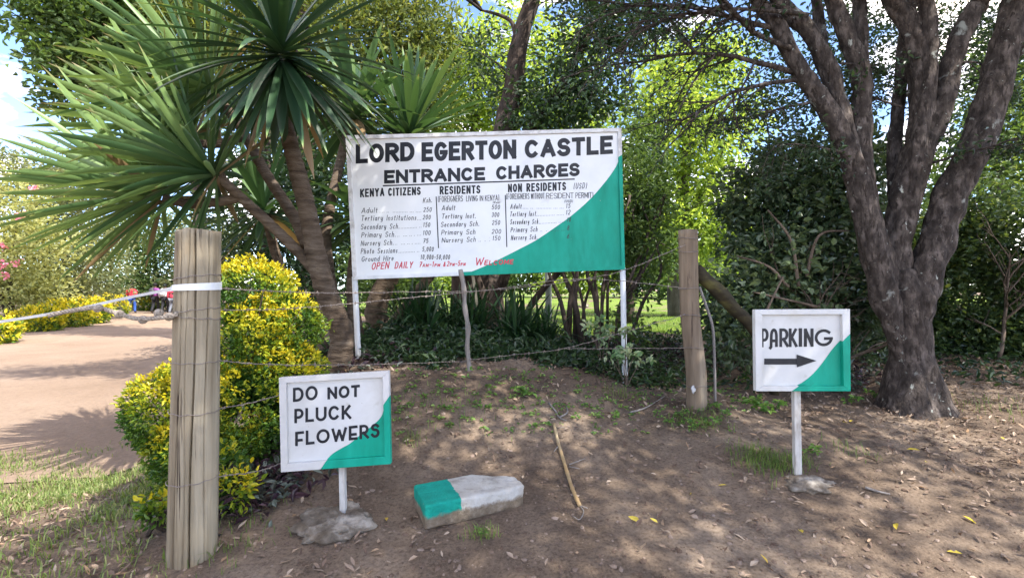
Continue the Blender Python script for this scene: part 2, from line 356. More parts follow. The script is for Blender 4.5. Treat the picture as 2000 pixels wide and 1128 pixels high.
class Paint:
    """strokes in photo pixels laid on the plane y = d; each stroke its own hair of thickness"""
    def __init__(s, d): s.mb = MB(); s.d = d; s.k = 0
    def ribbon(s, pts, t, mi=0, ext=True, jit=0.0):
        p = np.asarray(pts, float)
        keep = np.r_[True, np.linalg.norm(np.diff(p, axis=0), axis=1) > 1e-4]; p = p[keep]
        if len(p) < 2: return
        closed = np.linalg.norm(p[0] - p[-1]) < 1e-3 and len(p) > 3
        if closed: p = p[:-1]
        else:
            e = np.diff(p, axis=0); e /= np.linalg.norm(e, axis=1)[:, None]
            sp = [i + 1 for i in range(len(e) - 1) if (e[i] * e[i + 1]).sum() < -.15]
            if sp:   # a sharp turn of the brush: a new stroke starts there
                cut = [0] + sp + [len(p) - 1]
                for a_, b_ in zip(cut[:-1], cut[1:]): s.ribbon(p[a_:b_ + 1], t, mi, ext * .8)
                return
        d = (np.roll(p, -1, 0) - p); d /= np.linalg.norm(d, axis=1)[:, None] + 1e-9
        if not closed:
            d[-1] = d[-2]
            if ext: p[0] -= d[0] * t * .5 * ext; p[-1] += d[-1] * t * .5 * ext
        dp = np.roll(d, 1, 0)
        if not closed: dp[0] = d[0]
        n1 = np.c_[-dp[:, 1], dp[:, 0]]; n2 = np.c_[-d[:, 1], d[:, 0]]
        m = n1 + n2; ln = np.linalg.norm(m, axis=1)[:, None]; m = m / (ln + 1e-9)
        cs = np.clip((m * n2).sum(1), .66, 1)[:, None]
        w = m * t * .5 / cs
        q = np.concatenate([p + w, p - w]); n = len(p)
        off = 0.0012 + 0.00025 * (s.k % 6); s.k += 1
        V = np.array([P(a, b_, s.d) for a, b_ in q]); V[:, 1] -= off
        if not closed: V[:, 1] -= np.tile(np.linspace(0, .0002, n), 2)
        i = np.arange(n if closed else n - 1); j = (i + 1) % n
        s.mb.add(V, np.stack([i, j, j + n, i + n], 1), mi)
    def word(s, txt, x0, x1, y0, y1, h, t, slant=0.0, mi=0, gap=.2, font=None, smallcaps=False, wob=0.0, seed=0):
        rng = np.random.default_rng(seed + len(txt)); items = []
        for ch in txt:
            sc = 1.0
            if smallcaps and ch.islower(): sc = .62; ch = ch.upper()
            g = (font or {}).get(ch) or GL[ch]; items.append((g[0] * h * sc, g[1], sc))
        gp = gap * h; tot = sum(w for w, _, _ in items); n = len(items)
        k = (x1 - x0 - slant * h * .6 - n * t - gp * (n - 1)) / max(tot, 1e-6)
        if k < .26:
            gp = (x1 - x0 - slant * h * .6 - n * t - .26 * tot) / max(1, n - 1); k = .26
        if k > 1.35:
            gp = (x1 - x0 - slant * h * .6 - n * t - 1.35 * tot) / max(1, n - 1); k = 1.35
        x = x0
        for w, st, sc in items:
            W = w * k + t; hh = h * sc * (1 + wob * rng.uniform(-1, 1)); dy = wob * h * rng.uniform(-.5, .5)
            for stroke in st:
                q = []
                for gx_, gy_ in stroke:
                    lx = t / 2 + gx_ * (W - t); ly = t / 2 + gy_ * (hh - t)
                    X_ = x + lx + slant * ly; q.append((X_, y0 + (y1 - y0) * (x + lx - x0) / (x1 - x0) - ly + dy))
                s.ribbon(q, t, mi)
            x += W + gp
    def dots(s, x0, x1, y0, y1, step, r, seed=0):
        rng = np.random.default_rng(seed)
        for x in np.arange(x0, x1, step):
            if rng.random() < .2: continue
            y = y0 + (y1 - y0) * (x - x0) / (x1 - x0); s.ribbon([(x, y - r / 2), (x, y + r / 2)], r, 0, ext=0)

# ---------------------------------------------------------------- paints and timbers
m_white = pmat("white_board_paint", [(.66, .67, .68), (.74, .75, .755), (.78, .785, .79)], scale=2.2, rough=.38, spec=.45, bump=.08, bscale=9,
               over=[((.52, .50, .47), 5, .64, .82), ((.40, .36, .31), 26, .74, .80)])
m_white2 = pmat("white_sign_paint", [(.53, .53, .525), (.60, .60, .59)], scale=4, rough=.5, spec=.4, bump=.15, bscale=14,
               over=[((.38, .35, .30), 14, .64, .80), ((.45, .435, .40), 3.5, .5, .8), ((.25, .20, .16), 40, .70, .75)])
m_edge = pmat("weathered_white_paint", [(.42, .40, .38), (.68, .67, .66), (.76, .76, .76)], scale=11, rough=.6, bump=.2, bscale=30,
              over=[((.25, .21, .17), 18, .66, .74)])
m_rusty = pmat("rust_stained_white_paint", [(.49, .475, .45), (.58, .57, .56)], scale=9, rough=.55, bump=.2, bscale=20, over=[((.30, .13, .05), 12, .70, .78)])
m_green = pmat("green_gloss_paint", [(.002, .225, .145), (.003, .29, .195), (.006, .34, .235)], scale=7, stretch=(1, 1, .3), rough=.5, spec=.22, bump=.2, bscale=14, over=[((.015, .37, .265), 5, .5, .8, (1, 1, .35)), ((.02, .20, .14), 22, .67, .75), ((.42, .43, .41), 45, .735, .76)])
m_black = pmat("black_lettering_paint", [(.006, .007, .010), (.022, .024, .032)], scale=9, rough=.42, spec=.3, bump=.08, bscale=30)
m_thin = pmat("thin_black_lettering_paint", [(.015, .016, .02), (.06, .063, .07)], scale=30, rough=.5)
m_red = pmat("red_lettering_paint", [(.50, .025, .05), (.62, .06, .09)], scale=12, rough=.4)
m_pipe = pmat("white_pipe_paint", [(.60, .62, .63), (.76, .77, .78)], scale=7, rough=.4, stretch=(1, 1, .25), over=[((.30, .20, .13), 20, .70, .77)])
m_stake = pmat("peeling_white_stake", [(.26, .22, .18), (.48, .465, .44), (.56, .55, .53)], scale=16, rough=.7, stretch=(1, 1, .3), bump=.3, bscale=40)
m_conc = pmat("rough_concrete", [(.10, .077, .055), (.18, .148, .115), (.37, .33, .28)], scale=7, rough=.95, bump=1.0, lo=.36, hi=.62, bscale=22, bdist=.03)
m_post = pmat("weathered_gate_post_wood", [(.13, .10, .065), (.24, .195, .13), (.33, .28, .20)], scale=14, stretch=(1, 1, .05), rough=.92, bump=.9, bscale=40, lo=.36, hi=.64,
              over=[((.22, .27, .23), 4, .63, .80, (1, 1, .5)), ((.20, .13, .06), 2.5, .55, .75, (1, 1, .6)), ((.055, .04, .028), 34, .61, .67, (1, 1, .035))])
m_post2 = pmat("brown_fence_post_wood", [(.115, .082, .055), (.215, .16, .11), (.33, .265, .19)], scale=9, stretch=(1, 1, .09), rough=.9, bump=.8, bscale=26,
              over=[((.06, .04, .03), 22, .62, .72, (1, 1, .08))])
m_stick = pmat("grey_dead_wood", [(.16, .14, .125), (.30, .27, .245)], scale=22, stretch=(1, 1, .15), rough=.95, bump=.9, bscale=40)
m_wire = flat("rusty_wire", (.26, .215, .19), .6, .5, .3)

def empty_at(name, label, cat, p, group=None): return thing(name, label, cat, p, group)

# ---------------------------------------------------------------- the large entrance board
D = 4.9
zb = lambda x, y: (680 + x / 3.525, 240 + y / 3.525)
TL, TR_, BR_, BL = (676, 266), (1213, 251), (1220, 526), (690, 546)
bp = onG(1221, D); bp0 = onG(699, D)
board = thing("entrance_board", "large white and green painted board listing entrance charges, raised on two white posts", "notice board", ((bp[0] + bp0[0]) / 2, D, min(bp[2], bp0[2])))
def quadbox(mb, q, y0, y1, mi=0):
    """q: four pixel corners BL, BR, TR, TL at depth D0; y0 front, y1 back"""
    dd = quadbox.d
    f = [P(a, b_, dd) for a, b_ in q]
    V = [[v[0], y0, v[2]] for v in f] + [[v[0], y1, v[2]] for v in f]
    mb.add(*box8(V), mi)
quadbox.d = D
curve = [zb(*p) for p in [(1905, 160), (1880, 222), (1835, 315), (1765, 412), (1670, 520), (1545, 632), (1420, 722), (1300, 803), (1190, 862), (1080, 918), (930, 990), (775, 1052)]]
mb = MB(); quadbox(mb, [BL, BR_, TR_, TL], D, D + .025); panel = mb.build("panel", m_white, board)
gp = crs(curve[1:], 5)
poly = [tuple(v) for v in gp] + [(BR_[0] - 1, BR_[1] - .5), (TR_[0] - 1 + (BR_[0] - TR_[0]) * ((gp[0][1] - TR_[1]) / (BR_[1] - TR_[1])), gp[0][1])]
poly[0] = poly[-1]; poly = poly[1:]
mb = MB(); V = np.array([P(a, b_, D) for a, b_ in poly]); V[:, 1] = D - .0006
mb.add(V, np.arange(len(V))[None, :]); mb.build("green_field", m_green, panel)
# rim of flat bar round the sheet, green along the lower right
mb = MB()
def lerp(a, b_, t): return (a[0] + (b_[0] - a[0]) * t, a[1] + (b_[1] - a[1]) * t)
w = 7
tl2, tr2, br2, bl2 = (TL[0] + w + 1, TL[1] + w), (TR_[0] - w, TR_[1] + w), (BR_[0] - w, BR_[1] - w), (BL[0] + w, BL[1] - w)
quadbox(mb, [tl2, tr2, TR_, TL], D - .022, D + .03, 1)
quadbox(mb, [BL, bl2, tl2, TL], D - .020, D + .03, 1)
t1 = (zb(1880, 222)[1] - TR_[1]) / (BR_[1] - TR_[1])
quadbox(mb, [lerp(tr2, br2, t1), lerp(TR_, BR_, t1), TR_, tr2], D - .020, D + .03, 1)
quadbox(mb, [br2, BR_, lerp(TR_, BR_, t1), lerp(tr2, br2, t1)], D - .020, D + .03, 2)
t2 = (898 - BL[0]) / (BR_[0] - BL[0])
quadbox(mb, [BL, lerp(BL, BR_, t2), lerp(bl2, br2, t2), bl2], D - .022, D + .03, 0)
quadbox(mb, [lerp(BL, BR_, t2), BR_, br2, lerp(bl2, br2, t2)], D - .022, D + .03, 2)
mb.build("frame", [m_pipe, m_edge, m_green], board)
for (xa, ya, gb) in ((690, 300, bp0), (1216.5, 300, bp)):
    top = P(xa + (2 if xa < 900 else 0), 540 if xa < 900 else 522, D); pts = [[gb[0], D + .012, gb[2] - .15], [gb[0], D + .012, gb[2] + .02], [top[0], D + .012, top[2]]]
    mb = MB(); mb.add(*tube(crs(np.array(pts), 6), .027, 14)); mb.build("post", m_pipe, board, smooth=True)
T = Paint(D)
def flush(name, m, pp=None):
    global T
    pp = pp or T; pp.mb.build(name, m, panel); pp.mb = MB()
def Wd(txt, x0, x1, y0, y1, h, t, slant=0.0, mi=0, pp=None, **k):
    a = zb(x0, y0); b_ = zb(x1, y1); (pp or T).word(txt, a[0], b_[0], a[1], b_[1], h / 3.525, t / 3.525, slant, mi, **k)
Wd("LORD", 52, 458, 281, 262, 132, 31, gap=.055); Wd("EGERTON", 505, 1158, 267, 247, 132, 31, gap=.055); Wd("CASTLE", 1215, 1822, 245, 213, 126, 30, gap=.08)
flush("title_lettering", m_black)
Wd("ENTRANCE", 248, 943, 418, 396, 92, 23, gap=.07); Wd("CHARGES", 1018, 1594, 392, 366, 92, 23, gap=.07)
flush("subtitle_lettering", m_black)
T.ribbon([zb(243, 433), zb(1555, 387)], 9 / 3.525); flush("underline", m_black)
for a in (("KENYA", 82, 250, 513, 504, 58), ("CITIZENS", 275, 500, 504, 496, 56), ("RESIDENTS", 630, 910, 493, 486, 57), ("NON", 1100, 1197, 478, 475, 58), ("RESIDENTS", 1227, 1500, 474, 464, 58)):
    Wd(a[0], a[1], a[2], a[3], a[4], a[5], 11, gap=.1)
    if a[0] != 'KENYA' and a[0] != 'NON': flush('column_heading', m_black)
for a in (("(FOREIGNERS", 618, 790, 545, 541, 41), ("LIVING", 812, 893, 541, 539, 40), ("IN", 906, 930, 538, 538, 39), ("KENYA)", 942, 1040, 538, 534, 40),
          ("(FOREIGNERS", 1088, 1248, 527, 524, 40), ("WITHOUT", 1258, 1352, 524, 522, 40), ("RESIDENT", 1362, 1552, 522, 519, 39), ("PERMIT)", 1565, 1688, 519, 516, 39)):
    Wd(a[0], a[1], a[2], a[3], a[4], a[5], 3.8, gap=.075)
    if a[0][-1] == ')': flush('column_subheading', m_black)
for (xa, ya, xb, yb) in ((606, 510, 622, 858), (1082, 500, 1092, 850)): T.ribbon([zb(xa, ya), zb(xb, yb)], 7 / 3.525); flush("column_rule", m_black)

T2 = Paint(D)
def Hd(txt, x0, x1, y0, y1, h, t=4.2, **k): Wd(txt, x0, x1, y0, y1, h, t, .16, 0, T2, wob=.04, gap=.16, **k)
for a in (("(USD)", 1550, 1645, 456, 452, 42), ("Ksh.", 514, 580, 551, 548, 34), ("(Ksh)", 995, 1046, 556, 555, 16, 3), ("(USD)", 1488, 1548, 549, 548, 19, 3)): Hd(*a); flush("currency_note", m_thin, T2)
for (s1, xa, xb, ya, yb, num, na, nb, ny, dx) in (
    ("Adult", 90, 205, 621, 618, "250", 517, 576, 613, 215), ("Tertiary Institutions", 88, 472, 674, 669, "200", 513, 569, 665, 478), ("Secondary Sch.", 86, 356, 734, 728, "150", 515, 566, 717, 365),
    ("Primary Sch.", 90, 330, 789, 783, "100", 513, 569, 772, 340), ("Nursery Sch.", 86, 316, 846, 839, "75", 515, 553, 828, 325), ("Photo Sessions", 86, 342, 901, 894, "5,000", 509, 590, 884, 350),
    ("Ground Hire", 91, 315, 955, 948, "10,000-50,000", 497, 702, 939, None),
    ("Adult", 643, 740, 602, 600, "500", 987, 1046, 596, None), ("Tertiary Inst.", 643, 882, 660, 656, "300", 987, 1041, 648, None), ("Secondary Sch.", 637, 905, 717, 709, "250", 989, 1047, 702, None),
    ("Primary Sch", 640, 878, 771, 766, "200", 987, 1054, 763, None), ("Nursery Sch", 643, 880, 824, 818, "150", 992, 1049, 809, 890),
    ("Adult", 1114, 1196, 593, 591, "15", 1498, 1531, 587, 1205), ("Tertiary Inst.", 1113, 1305, 645, 641, "12", 1497, 1531, 632, 1312), ("Secondary Sch.", 1114, 1320, 699, 695, "10", 1505, 1534, 682, 1325),
    ("Primary Sch", 1117, 1305, 753, 748, "8", 1506, 1524, 738, 1312), ("Nursery Sch.", 1119, 1306, 807, 800, "6", 1504, 1524, 796, None)):
    ln = len(s1); Hd(s1, xa, xb, ya, yb, 37 if xa < 600 else 35); Hd(num, na, nb, ny, ny, 33, 4.0)
    if dx:
        a = zb(dx, yb - 2); b_ = zb(na - 12, ny + 1); T2.dots(a[0], b_[0], a[1], b_[1], 3.0, 1.1, seed=ln)
    flush("price_line", m_thin, T2)

T3 = Paint(D)
def Rd(txt, x0, x1, y0, y1, h, t): Wd(txt, x0, x1, y0, y1, h, t, .2, 0, T3, wob=.04, gap=.13, smallcaps=True)
Rd("OPEN", 158, 284, 1011, 1003, 48, 6.5); Rd("DAILY", 318, 447, 1003, 997, 47, 6.5); Rd("7am-1pm", 487, 636, 992, 989, 37, 5); Rd("&", 652, 672, 988, 988, 34, 5); Rd("2pm-5pm", 678, 811, 986, 983, 36, 5)
flush("opening_hours", m_red, T3)
Rd("Welcome", 870, 1142, 981, 972, 56, 7)
flush("welcome_lettering", m_red, T3)

# ---------------------------------------------------------------- framed small signs
def lump(c, r, seed, amp=.25, n=40, flatb=None, fr=1.6):
    a = np.linspace(0, math.pi, n // 2); b_ = np.arange(n) * 2 * math.pi / n
    A, B = np.meshgrid(a, b_, indexing='ij'); d = np.stack([np.sin(A) * np.cos(B), np.sin(A) * np.sin(B), np.cos(A)], -1).reshape(-1, 3)
    k = 1 + amp * fbm(d * fr + seed * 3.7, 4) + .07 * fbm(d * 7 + seed, 4)
    v = np.asarray(c) + d * np.asarray(r) * k[:, None]
    i, j = np.meshgrid(np.arange(n // 2 - 1), np.arange(n), indexing='ij'); q = (i * n + j).ravel(); q2 = (i * n + (j + 1) % n).ravel()
    return v, np.stack([q, q + n, q2 + n, q2], 1)

def small_sign(name, label, d, out, inn, green_in, gside, gbot, stake, letters, foot, fw=.022, fmat=None):
    """out / inn: corners TL TR BR BL in pixels; stake: (x, y) top, (x, y) bottom, width px"""
    quadbox.d = d
    g = onG(stake[1][0], d)
    s = thing(name, label, "sign", g)
    mb = MB(); quadbox(mb, [inn[3], inn[2], inn[1], inn[0]], d, d + .012); pan = mb.build("panel", m_white2, s)
    poly = list(crs(green_in, 6)) + [np.array(inn[2])]
    V = np.array([P(a, b_, d) for a, b_ in poly]); V[:, 1] = d - .0007
    mb = MB(); mb.add(V, np.arange(len(V))[None, :]); mb.build("green_field", m_green, pan)
    mb = MB(); y0, y1 = d - fw, d + .014
    o, i = out, inn
    quadbox(mb, [i[0], i[1], o[1], o[0]], y0, y1, 0)
    quadbox(mb, [o[3], i[3], i[0], o[0]], y0, y1, 0)
    ta, tb = gside
    quadbox(mb, [lerp(i[1], i[2], tb), lerp(o[1], o[2], ta), o[1], i[1]], y0, y1, 0)
    quadbox(mb, [i[2], o[2], lerp(o[1], o[2], ta), lerp(i[1], i[2], tb)], y0, y1, 1)
    ta, tb = gbot
    quadbox(mb, [o[3], lerp(o[3], o[2], ta), lerp(i[3], i[2], tb), i[3]], y0, y1, 0)
    quadbox(mb, [lerp(o[3], o[2], ta), o[2], i[2], lerp(i[3], i[2], tb)], y0, y1, 1)
    fr = mb.build("frame", [fmat or m_white2, m_green], s)
    bv = fr.modifiers.new("bevel", 'BEVEL'); bv.width = .002; bv.segments = 2; bv.limit_method = 'ANGLE'
    (xa, ya), (xb, yb), wp = stake
    a = P(xa, ya, d); b_ = P(xb, yb, d); hw = wp / 2000 * d
    c = lambda p, y, z: [[p[0] - hw, y, z], [p[0] + hw, y, z]]
    lo = c(b_, d + .004, g[2] - .12); hi = c(a, d + .004, a[2] + .02); lo2 = c(b_, d + .040, g[2] - .12); hi2 = c(a, d + .040, a[2] + .02)
    # the stake runs up behind the panel and is nailed to it
    mb = MB(); zt = P(xa, (out[0][1] + out[3][1]) / 2, d)[2]
    top = [[a[0] - hw, d + .016, zt], [a[0] + hw, d + .016, zt], [a[0] + hw, d + .05, zt], [a[0] - hw, d + .05, zt]]
    bot = [[b_[0] - hw, d + .016, g[2] - .12], [b_[0] + hw, d + .016, g[2] - .12], [b_[0] + hw, d + .05, g[2] - .12], [b_[0] - hw, d + .05, g[2] - .12]]
    mb.add(np.array([bot[0], bot[1], top[1], top[0], bot[3], bot[2], top[2], top[3]]), box8(np.zeros((8, 3)))[1])
    mb.build("stake", m_stake, s)
    tp = Paint(d); letters(tp); tp.mb.build("lettering", m_black, pan)
    mb = MB(); mb.add(*foot(g)); mb.build("footing", m_conc, s, smooth=True)
    return s

z5 = lambda x, y: (300 + x / 1.796, 500 + y / 1.796)
z8 = lambda x, y: (1200 + x / 1.796, 500 + y / 1.796)
def l1(t):
    def w(s, a, b_, y0, y1, h):
        p, q = z5(a, y0), z5(b_, y1); t.word(s, p[0], q[0], p[1], q[1], h / 1.796, 9.5 / 1.796, 0, gap=.12, font=DECO, wob=.015)
    w("DO", 489, 576, 511, 503, 50); w("NOT", 610, 724, 502, 492, 43); w("PLUCK", 494, 694, 585, 569, 50); w("FLOWERS", 497, 793, 665, 634, 50)
def l2(t):
    def w(s, a, b_, y0, y1, h, th=10):
        p, q = z8(a, y0), z8(b_, y1); t.word(s, p[0], q[0], p[1], q[1], h / 1.796, th / 1.796, 0, gap=.1, font=DECO)
    w("P", 513, 541, 319, 319, 66); w("A", 543, 573, 318, 318, 65); w("R", 578, 611, 318, 318, 65); w("K", 611, 642, 318, 318, 65); w("I", 646, 658, 317, 317, 65, 12)
    w("N", 664, 698, 317, 317, 64, 11); w("G", 702, 766, 316, 315, 60, 10)
    s = 1 / 1.796
    t.ribbon([z8(525, 369), z8(640, 369)], 21 * s, ext=0); V = np.array([P(*z8(*p), t.d) for p in ((638, 344), (708, 366), (639, 389))]); V[:, 1] -= .004
    t.mb.add(V, np.array([[0, 2, 1]]))
small_sign("flower_sign", "white framed sign lettered DO NOT PLUCK FLOWERS with green corner, on a stake", 2.75,
    [(548, 736), (761, 723), (765, 903), (552, 919)], [(562, 746), (749, 735), (753, 888), (565, 902)],
    [(751.5, 789), (745, 812), (729, 829), (708, 845), (684, 865), (668, 874), (650, 885), (638, 897)], (.272, .35), (.36, .40),
    ((663, 911), (668, 1018), 11), l1, lambda g: lump(g + np.array([-.02, .0, -.035]), (.20, .17, .085), 3, .38, 64, fr=2.6), .022, m_rusty)
small_sign("parking_sign", "small white framed PARKING sign with black arrow and green corner, on a stake", 3.1,
    [(1471, 604), (1655, 603), (1656.5, 762), (1473, 762)], [(1484.5, 614), (1640, 613), (1643, 752), (1485.6, 751.7)],
    [(1641.0, 664), (1625, 682), (1603, 712), (1585, 732), (1567, 746), (1556, 752)], (.30, .375), (.375, .45),
    ((1559, 765), (1564, 920), 12.5), l2, lambda g: lump(g + np.array([.04, -.02, -.03]), (.18, .12, .052), 8, .25, 64, fr=2.2), .025)

# ---------------------------------------------------------------- posts, stick, brace, wires, tape, rope
def log(pa, pb, ra, rb, n=240, rings=70, seed=1, cracks=((4.5, .040, .036), (5.15, .048, .045), (3.9, .03, .03), (4.85, .018, .028), (5.7, .03, .04), (4.2, .014, .025)), domed=.012):
    pts = np.linspace(pa, pb, rings); rad = np.linspace(ra, rb, rings)
    def prof(a, i):
        z = i / rings * 6; r = 1 + .02 * fbm(np.c_[np.cos(a) * 1.5, np.sin(a) * 1.5, np.full(len(a), z * .35 + seed)], 3) + .006 * vnoise(np.c_[a * 16, np.full(len(a), z * .25), a * 0])
        for ca, dep, wd in cracks:
            c0 = ca + .05 * math.sin(z * 1.3 + ca * 9) ; dd = np.abs((a - c0 + math.pi) % (2 * math.pi) - math.pi)
            r = r - dep / ra * np.clip(1 - dd / wd, 0, 1) * (0.45 + .55 * smooth(.15, .6, math.sin(z * .8 + ca * 5) * .5 + i / rings))
        return r
    V, F = tube(pts, rad, n, True, prof)
    V[-1] += np.array([0, 0, domed]); k = (rings - 1) * n
    V[k:k + n, 2] += .012 * fbm(np.c_[V[k:k + n, :2] * 30, np.full(n, seed)], 3)
    return V, F
g = onG(374, 2.55); LP = g.copy(); LPt = P(388, 452, 2.55)
gpost = thing("gate_post", "thick weathered round timber post at the left, wound with wire and white tape", "post", g)
MB().add(*log(g - [0, 0, .25], LPt, .113, .099, seed=2)).build("log", m_post, gpost, smooth=True)
def on_post(y): # centre of the post at picture height y
    z = CAMZ - (y - 564) / 1000 * 2.55; t = (z - LP[2]) / (LPt[2] - LP[2]); c = LP + (LPt - LP) * t; return c, .113 + (.099 - .113) * t
for (ya, yb) in ((548, 536), (612, 600), (612, 622), (703, 705), (798, 802), (934, 930)):
    c, r = on_post((ya + yb) / 2); a = np.linspace(0, 2 * math.pi, 40); tl = (yb - ya) / 1000 * 2.55 / 2
    mb = MB(); mb.add(*tube(np.c_[c[0] + (r + .004) * np.cos(a), c[1] + (r + .004) * np.sin(a), c[2] - tl * np.cos(a) + .003 * np.sin(9 * a)], .0022, 5, False)); mb.build("wire_winding", m_wire, gpost, smooth=True)
g2 = onG(1360, 4.2); t2_ = P(1343, 449, 4.2)
fpost = thing("fence_post", "shorter brown split timber fence post right of the large board", "post", g2)
mb = MB(); mid = (g2 + t2_) / 2 + np.array([-.02, 0, .1])
pts = crs(np.array([g2 - [0, 0, .2], g2 + [0, 0, .25], mid, t2_]), 14)
mb.add(*tube(pts, np.linspace(.078, .071, len(pts)), 40, True, lambda a, i: 1 + .10 * np.cos(4 * a + .6) * .5 + .05 * vnoise(np.c_[a * 5, np.full(len(a), i * .15), a * 0]) + .06 * vnoise(np.c_[np.cos(a) * 2, np.sin(a) * 2, np.full(len(a), i * .12)])))
mb.build("log", m_post2, fpost, smooth=True)
for y in (466, 492, 563, 615, 678, 752):
    z = CAMZ - (y - 564) / 1000 * 4.2; k = np.argmin(abs(pts[:, 2] - z)); c = pts[k]; a = np.linspace(0, 2 * math.pi, 30)
    mb = MB(); mb.add(*tube(np.c_[c[0] + .081 * np.cos(a), c[1] + .081 * np.sin(a), z + .006 * np.sin(a * 2 + y)], .0026, 5, False)); mb.build("wire_winding", m_wire, fpost, smooth=True)
m_rag = flat("white_rag", (.62, .60, .58), .9)
rg = MB(); v, f = lump(P(1347, 757, 4.2) - [0, .08, 0], (.014, .010, .03), 5, .5, 16); rg.add(v, f); rg.build("rag", m_rag, fpost, smooth=True)
SD = 4.5; ST = onG(917, SD)
st = [(899, 526), (906, 560), (908, 600), (914, 640), (913, 680), (917, 728)]
pts = crs(np.array([P(x, y, SD) for x, y in st[:-1]] + [ST, ST - [0, 0, .1]]), 6)
mb = MB(); mb.add(*tube(pts, .021 * (1 + .12 * np.sin(np.arange(len(pts)) * 1.1)), 12, True, lambda a, i: 1 + .15 * vnoise(np.c_[a * 2, np.full(len(a), i * .3), a * 0])))
tag(mb.build("fence_stick", m_stick, loc=ST, smooth=True), "thin crooked grey stick propping the barbed wire below the large board", "stick")
m_mossy = pmat("mossy_dead_wood", [(.018, .014, .010), (.05, .04, .022), (.13, .115, .035)], scale=9, stretch=(.4, .4, 1), rough=.95, bump=.8, bscale=30)
br = crs(np.array([P(1358, 528, 4.32), P(1395, 560, 4.35), P(1437, 604, 4.42), P(1462, 632, 4.5), P(1490, 680, 4.75), onG(1512, 4.95)]), 5)
mb = MB(); mb.add(*tube(br, np.linspace(.058, .045, len(br)), 16, True, lambda a, i: 1 + .18 * vnoise(np.c_[np.cos(a) * 2, np.sin(a) * 2, np.full(len(a), i * .3)])))
tag(mb.build("brace_log", m_mossy, smooth=True), "dark mossy log leaning against the brown fence post", "log")
sp = crs(np.array([P(1366, 560, 4.3), P(1382, 605, 4.3), P(1392, 640, 4.3), P(1395, 690, 4.3), onG(1397, 4.3)]), 5)
mb = MB(); mb.add(*tube(sp, .012, 8)); tag(mb.build("fence_stick", m_stick, smooth=True), "slender dark stick leaning beside the brown fence post", "stick")

def wire(pts, label, barb=.13, seed=0, n=14):
    q = crs(np.array(pts), n); rng = np.random.default_rng(seed); mb = MB()
    q = q + rng.normal(0, .0022, q.shape)
    L = np.r_[0, np.cumsum(np.linalg.norm(np.diff(q, axis=0), axis=1))]
    s = np.linspace(0, L[-1], int(L[-1] / .02) + 2); qq = np.stack([np.interp(s, L, q[:, k]) for k in range(3)], 1)
    for ph in (0, math.pi):
        off = .0022 * np.stack([np.zeros(len(s)), np.cos(s * 90 + ph), np.sin(s * 90 + ph)], 1); mb.add(*tube(qq + off, .0016, 5))
    for u in np.arange(.05, L[-1], barb):
        c = np.array([np.interp(u, L, q[:, k]) for k in range(3)])
        for _ in range(2):
            dv = rng.normal(0, 1, 3); dv[0] *= .4; dv = dv / np.linalg.norm(dv) * .017
            mb.add(*tube(np.array([c - dv, c, c + dv]), np.array([.0008, .0022, .0008]), 4))
        mb.add(*tube(np.array([c - [.008, 0, 0], c, c + [.008, 0, 0]]), .0042, 6))
    return tag(mb.build("barbed_wire", m_wire, loc=pts[0]), label, "barbed wire", "barbed wire strands of the fence")
def LPs(y): c, r = on_post(y); return c + np.array([r * .9, .02, 0])
Rr = lambda y: P(1338, y, 4.12)
S_ = lambda y: P(908, y, SD - .03)
wire([LPs(563), P(600, 571, 3.1), P(700, 571, 3.75), S_(568)], "top barbed wire from the tape on the gate post to the crooked stick", seed=1)
wire([LPs(606), P(560, 603, 3.0), P(700, 591, 3.75), S_(570)], "barbed wire rising from the gate post to meet the top strand at the stick", seed=2)
wire([S_(569), P(1000, 563, 4.42), P(1120, 548, 4.33), P(1220, 527, 4.2), P(1339, 478, 4.12)], "barbed wire rising from the stick to the head of the brown post", seed=3)
wire([S_(571), P(1000, 560, 4.42), P(1110, 545, 4.35), P(1220, 549, 4.25), Rr(563)], "barbed wire sagging under the green half of the board", seed=4)
wire([LPs(705), P(560, 712, 2.95), P(720, 711, 3.75), S_(705)], "middle barbed wire between the gate post and the crooked stick", seed=5)
wire([S_(703), P(1010, 692, 4.42), P(1100, 680, 4.35), P(1220, 648, 4.25), Rr(614)], "barbed wire climbing from stick foot to the middle of the brown post", seed=6)
wire([P(1100, 680, 4.35), P(1220, 680, 4.25), Rr(679)], "short level barbed wire low between the right board leg and the brown post", seed=7)
wire([LPs(800), P(480, 788, 2.75), P(560, 768, 2.95)], "lower barbed wire from the gate post into the yellow shrub", seed=8)
wire([LPs(934), P(500, 920, 2.75), P(548, 904, 2.9)], "lowest barbed wire from the gate post behind the flower sign", seed=9)

m_tape = flat("white_plastic_tape", (.72, .73, .75), .35, .5)
def strip(pts, w, nrm, mb):
    p = np.asarray(pts); n = len(p); w = np.asarray(w)[:, None] * np.asarray(nrm); V = np.vstack([p + w, p - w]); i = np.arange(n - 1); mb.add(V, np.stack([i, i + 1, i + 1 + n, i + n], 1))
c, r = on_post(560); a = np.linspace(math.pi * 1.06, math.pi * 2.12, 30); rr = r + .006
ring = np.c_[c[0] + rr * np.cos(a), c[1] + rr * np.sin(a), c[2] + np.linspace(-.008, .006, 30)]
q = crs(np.array([P(-150, 652, 2.45), P(0, 628, 2.48), P(90, 614, 2.5), P(160, 601, 2.52), P(240, 583, 2.54), P(300, 571, 2.52), ring[0]]), 8)
full = np.vstack([q[:-1], ring]); n = len(full)
wd = np.r_[np.full(len(q) - 9, .0075), np.linspace(.0075, .011, 8), np.linspace(.012, .020, 30)][:n]
tw = np.linspace(0, 1, n); nr = np.stack([np.zeros(n), -.55 * (tw < .6) + 0 * tw, np.ones(n)], 1); nr /= np.linalg.norm(nr, axis=1)[:, None]
mb = MB(); strip(full, wd, nr, mb)
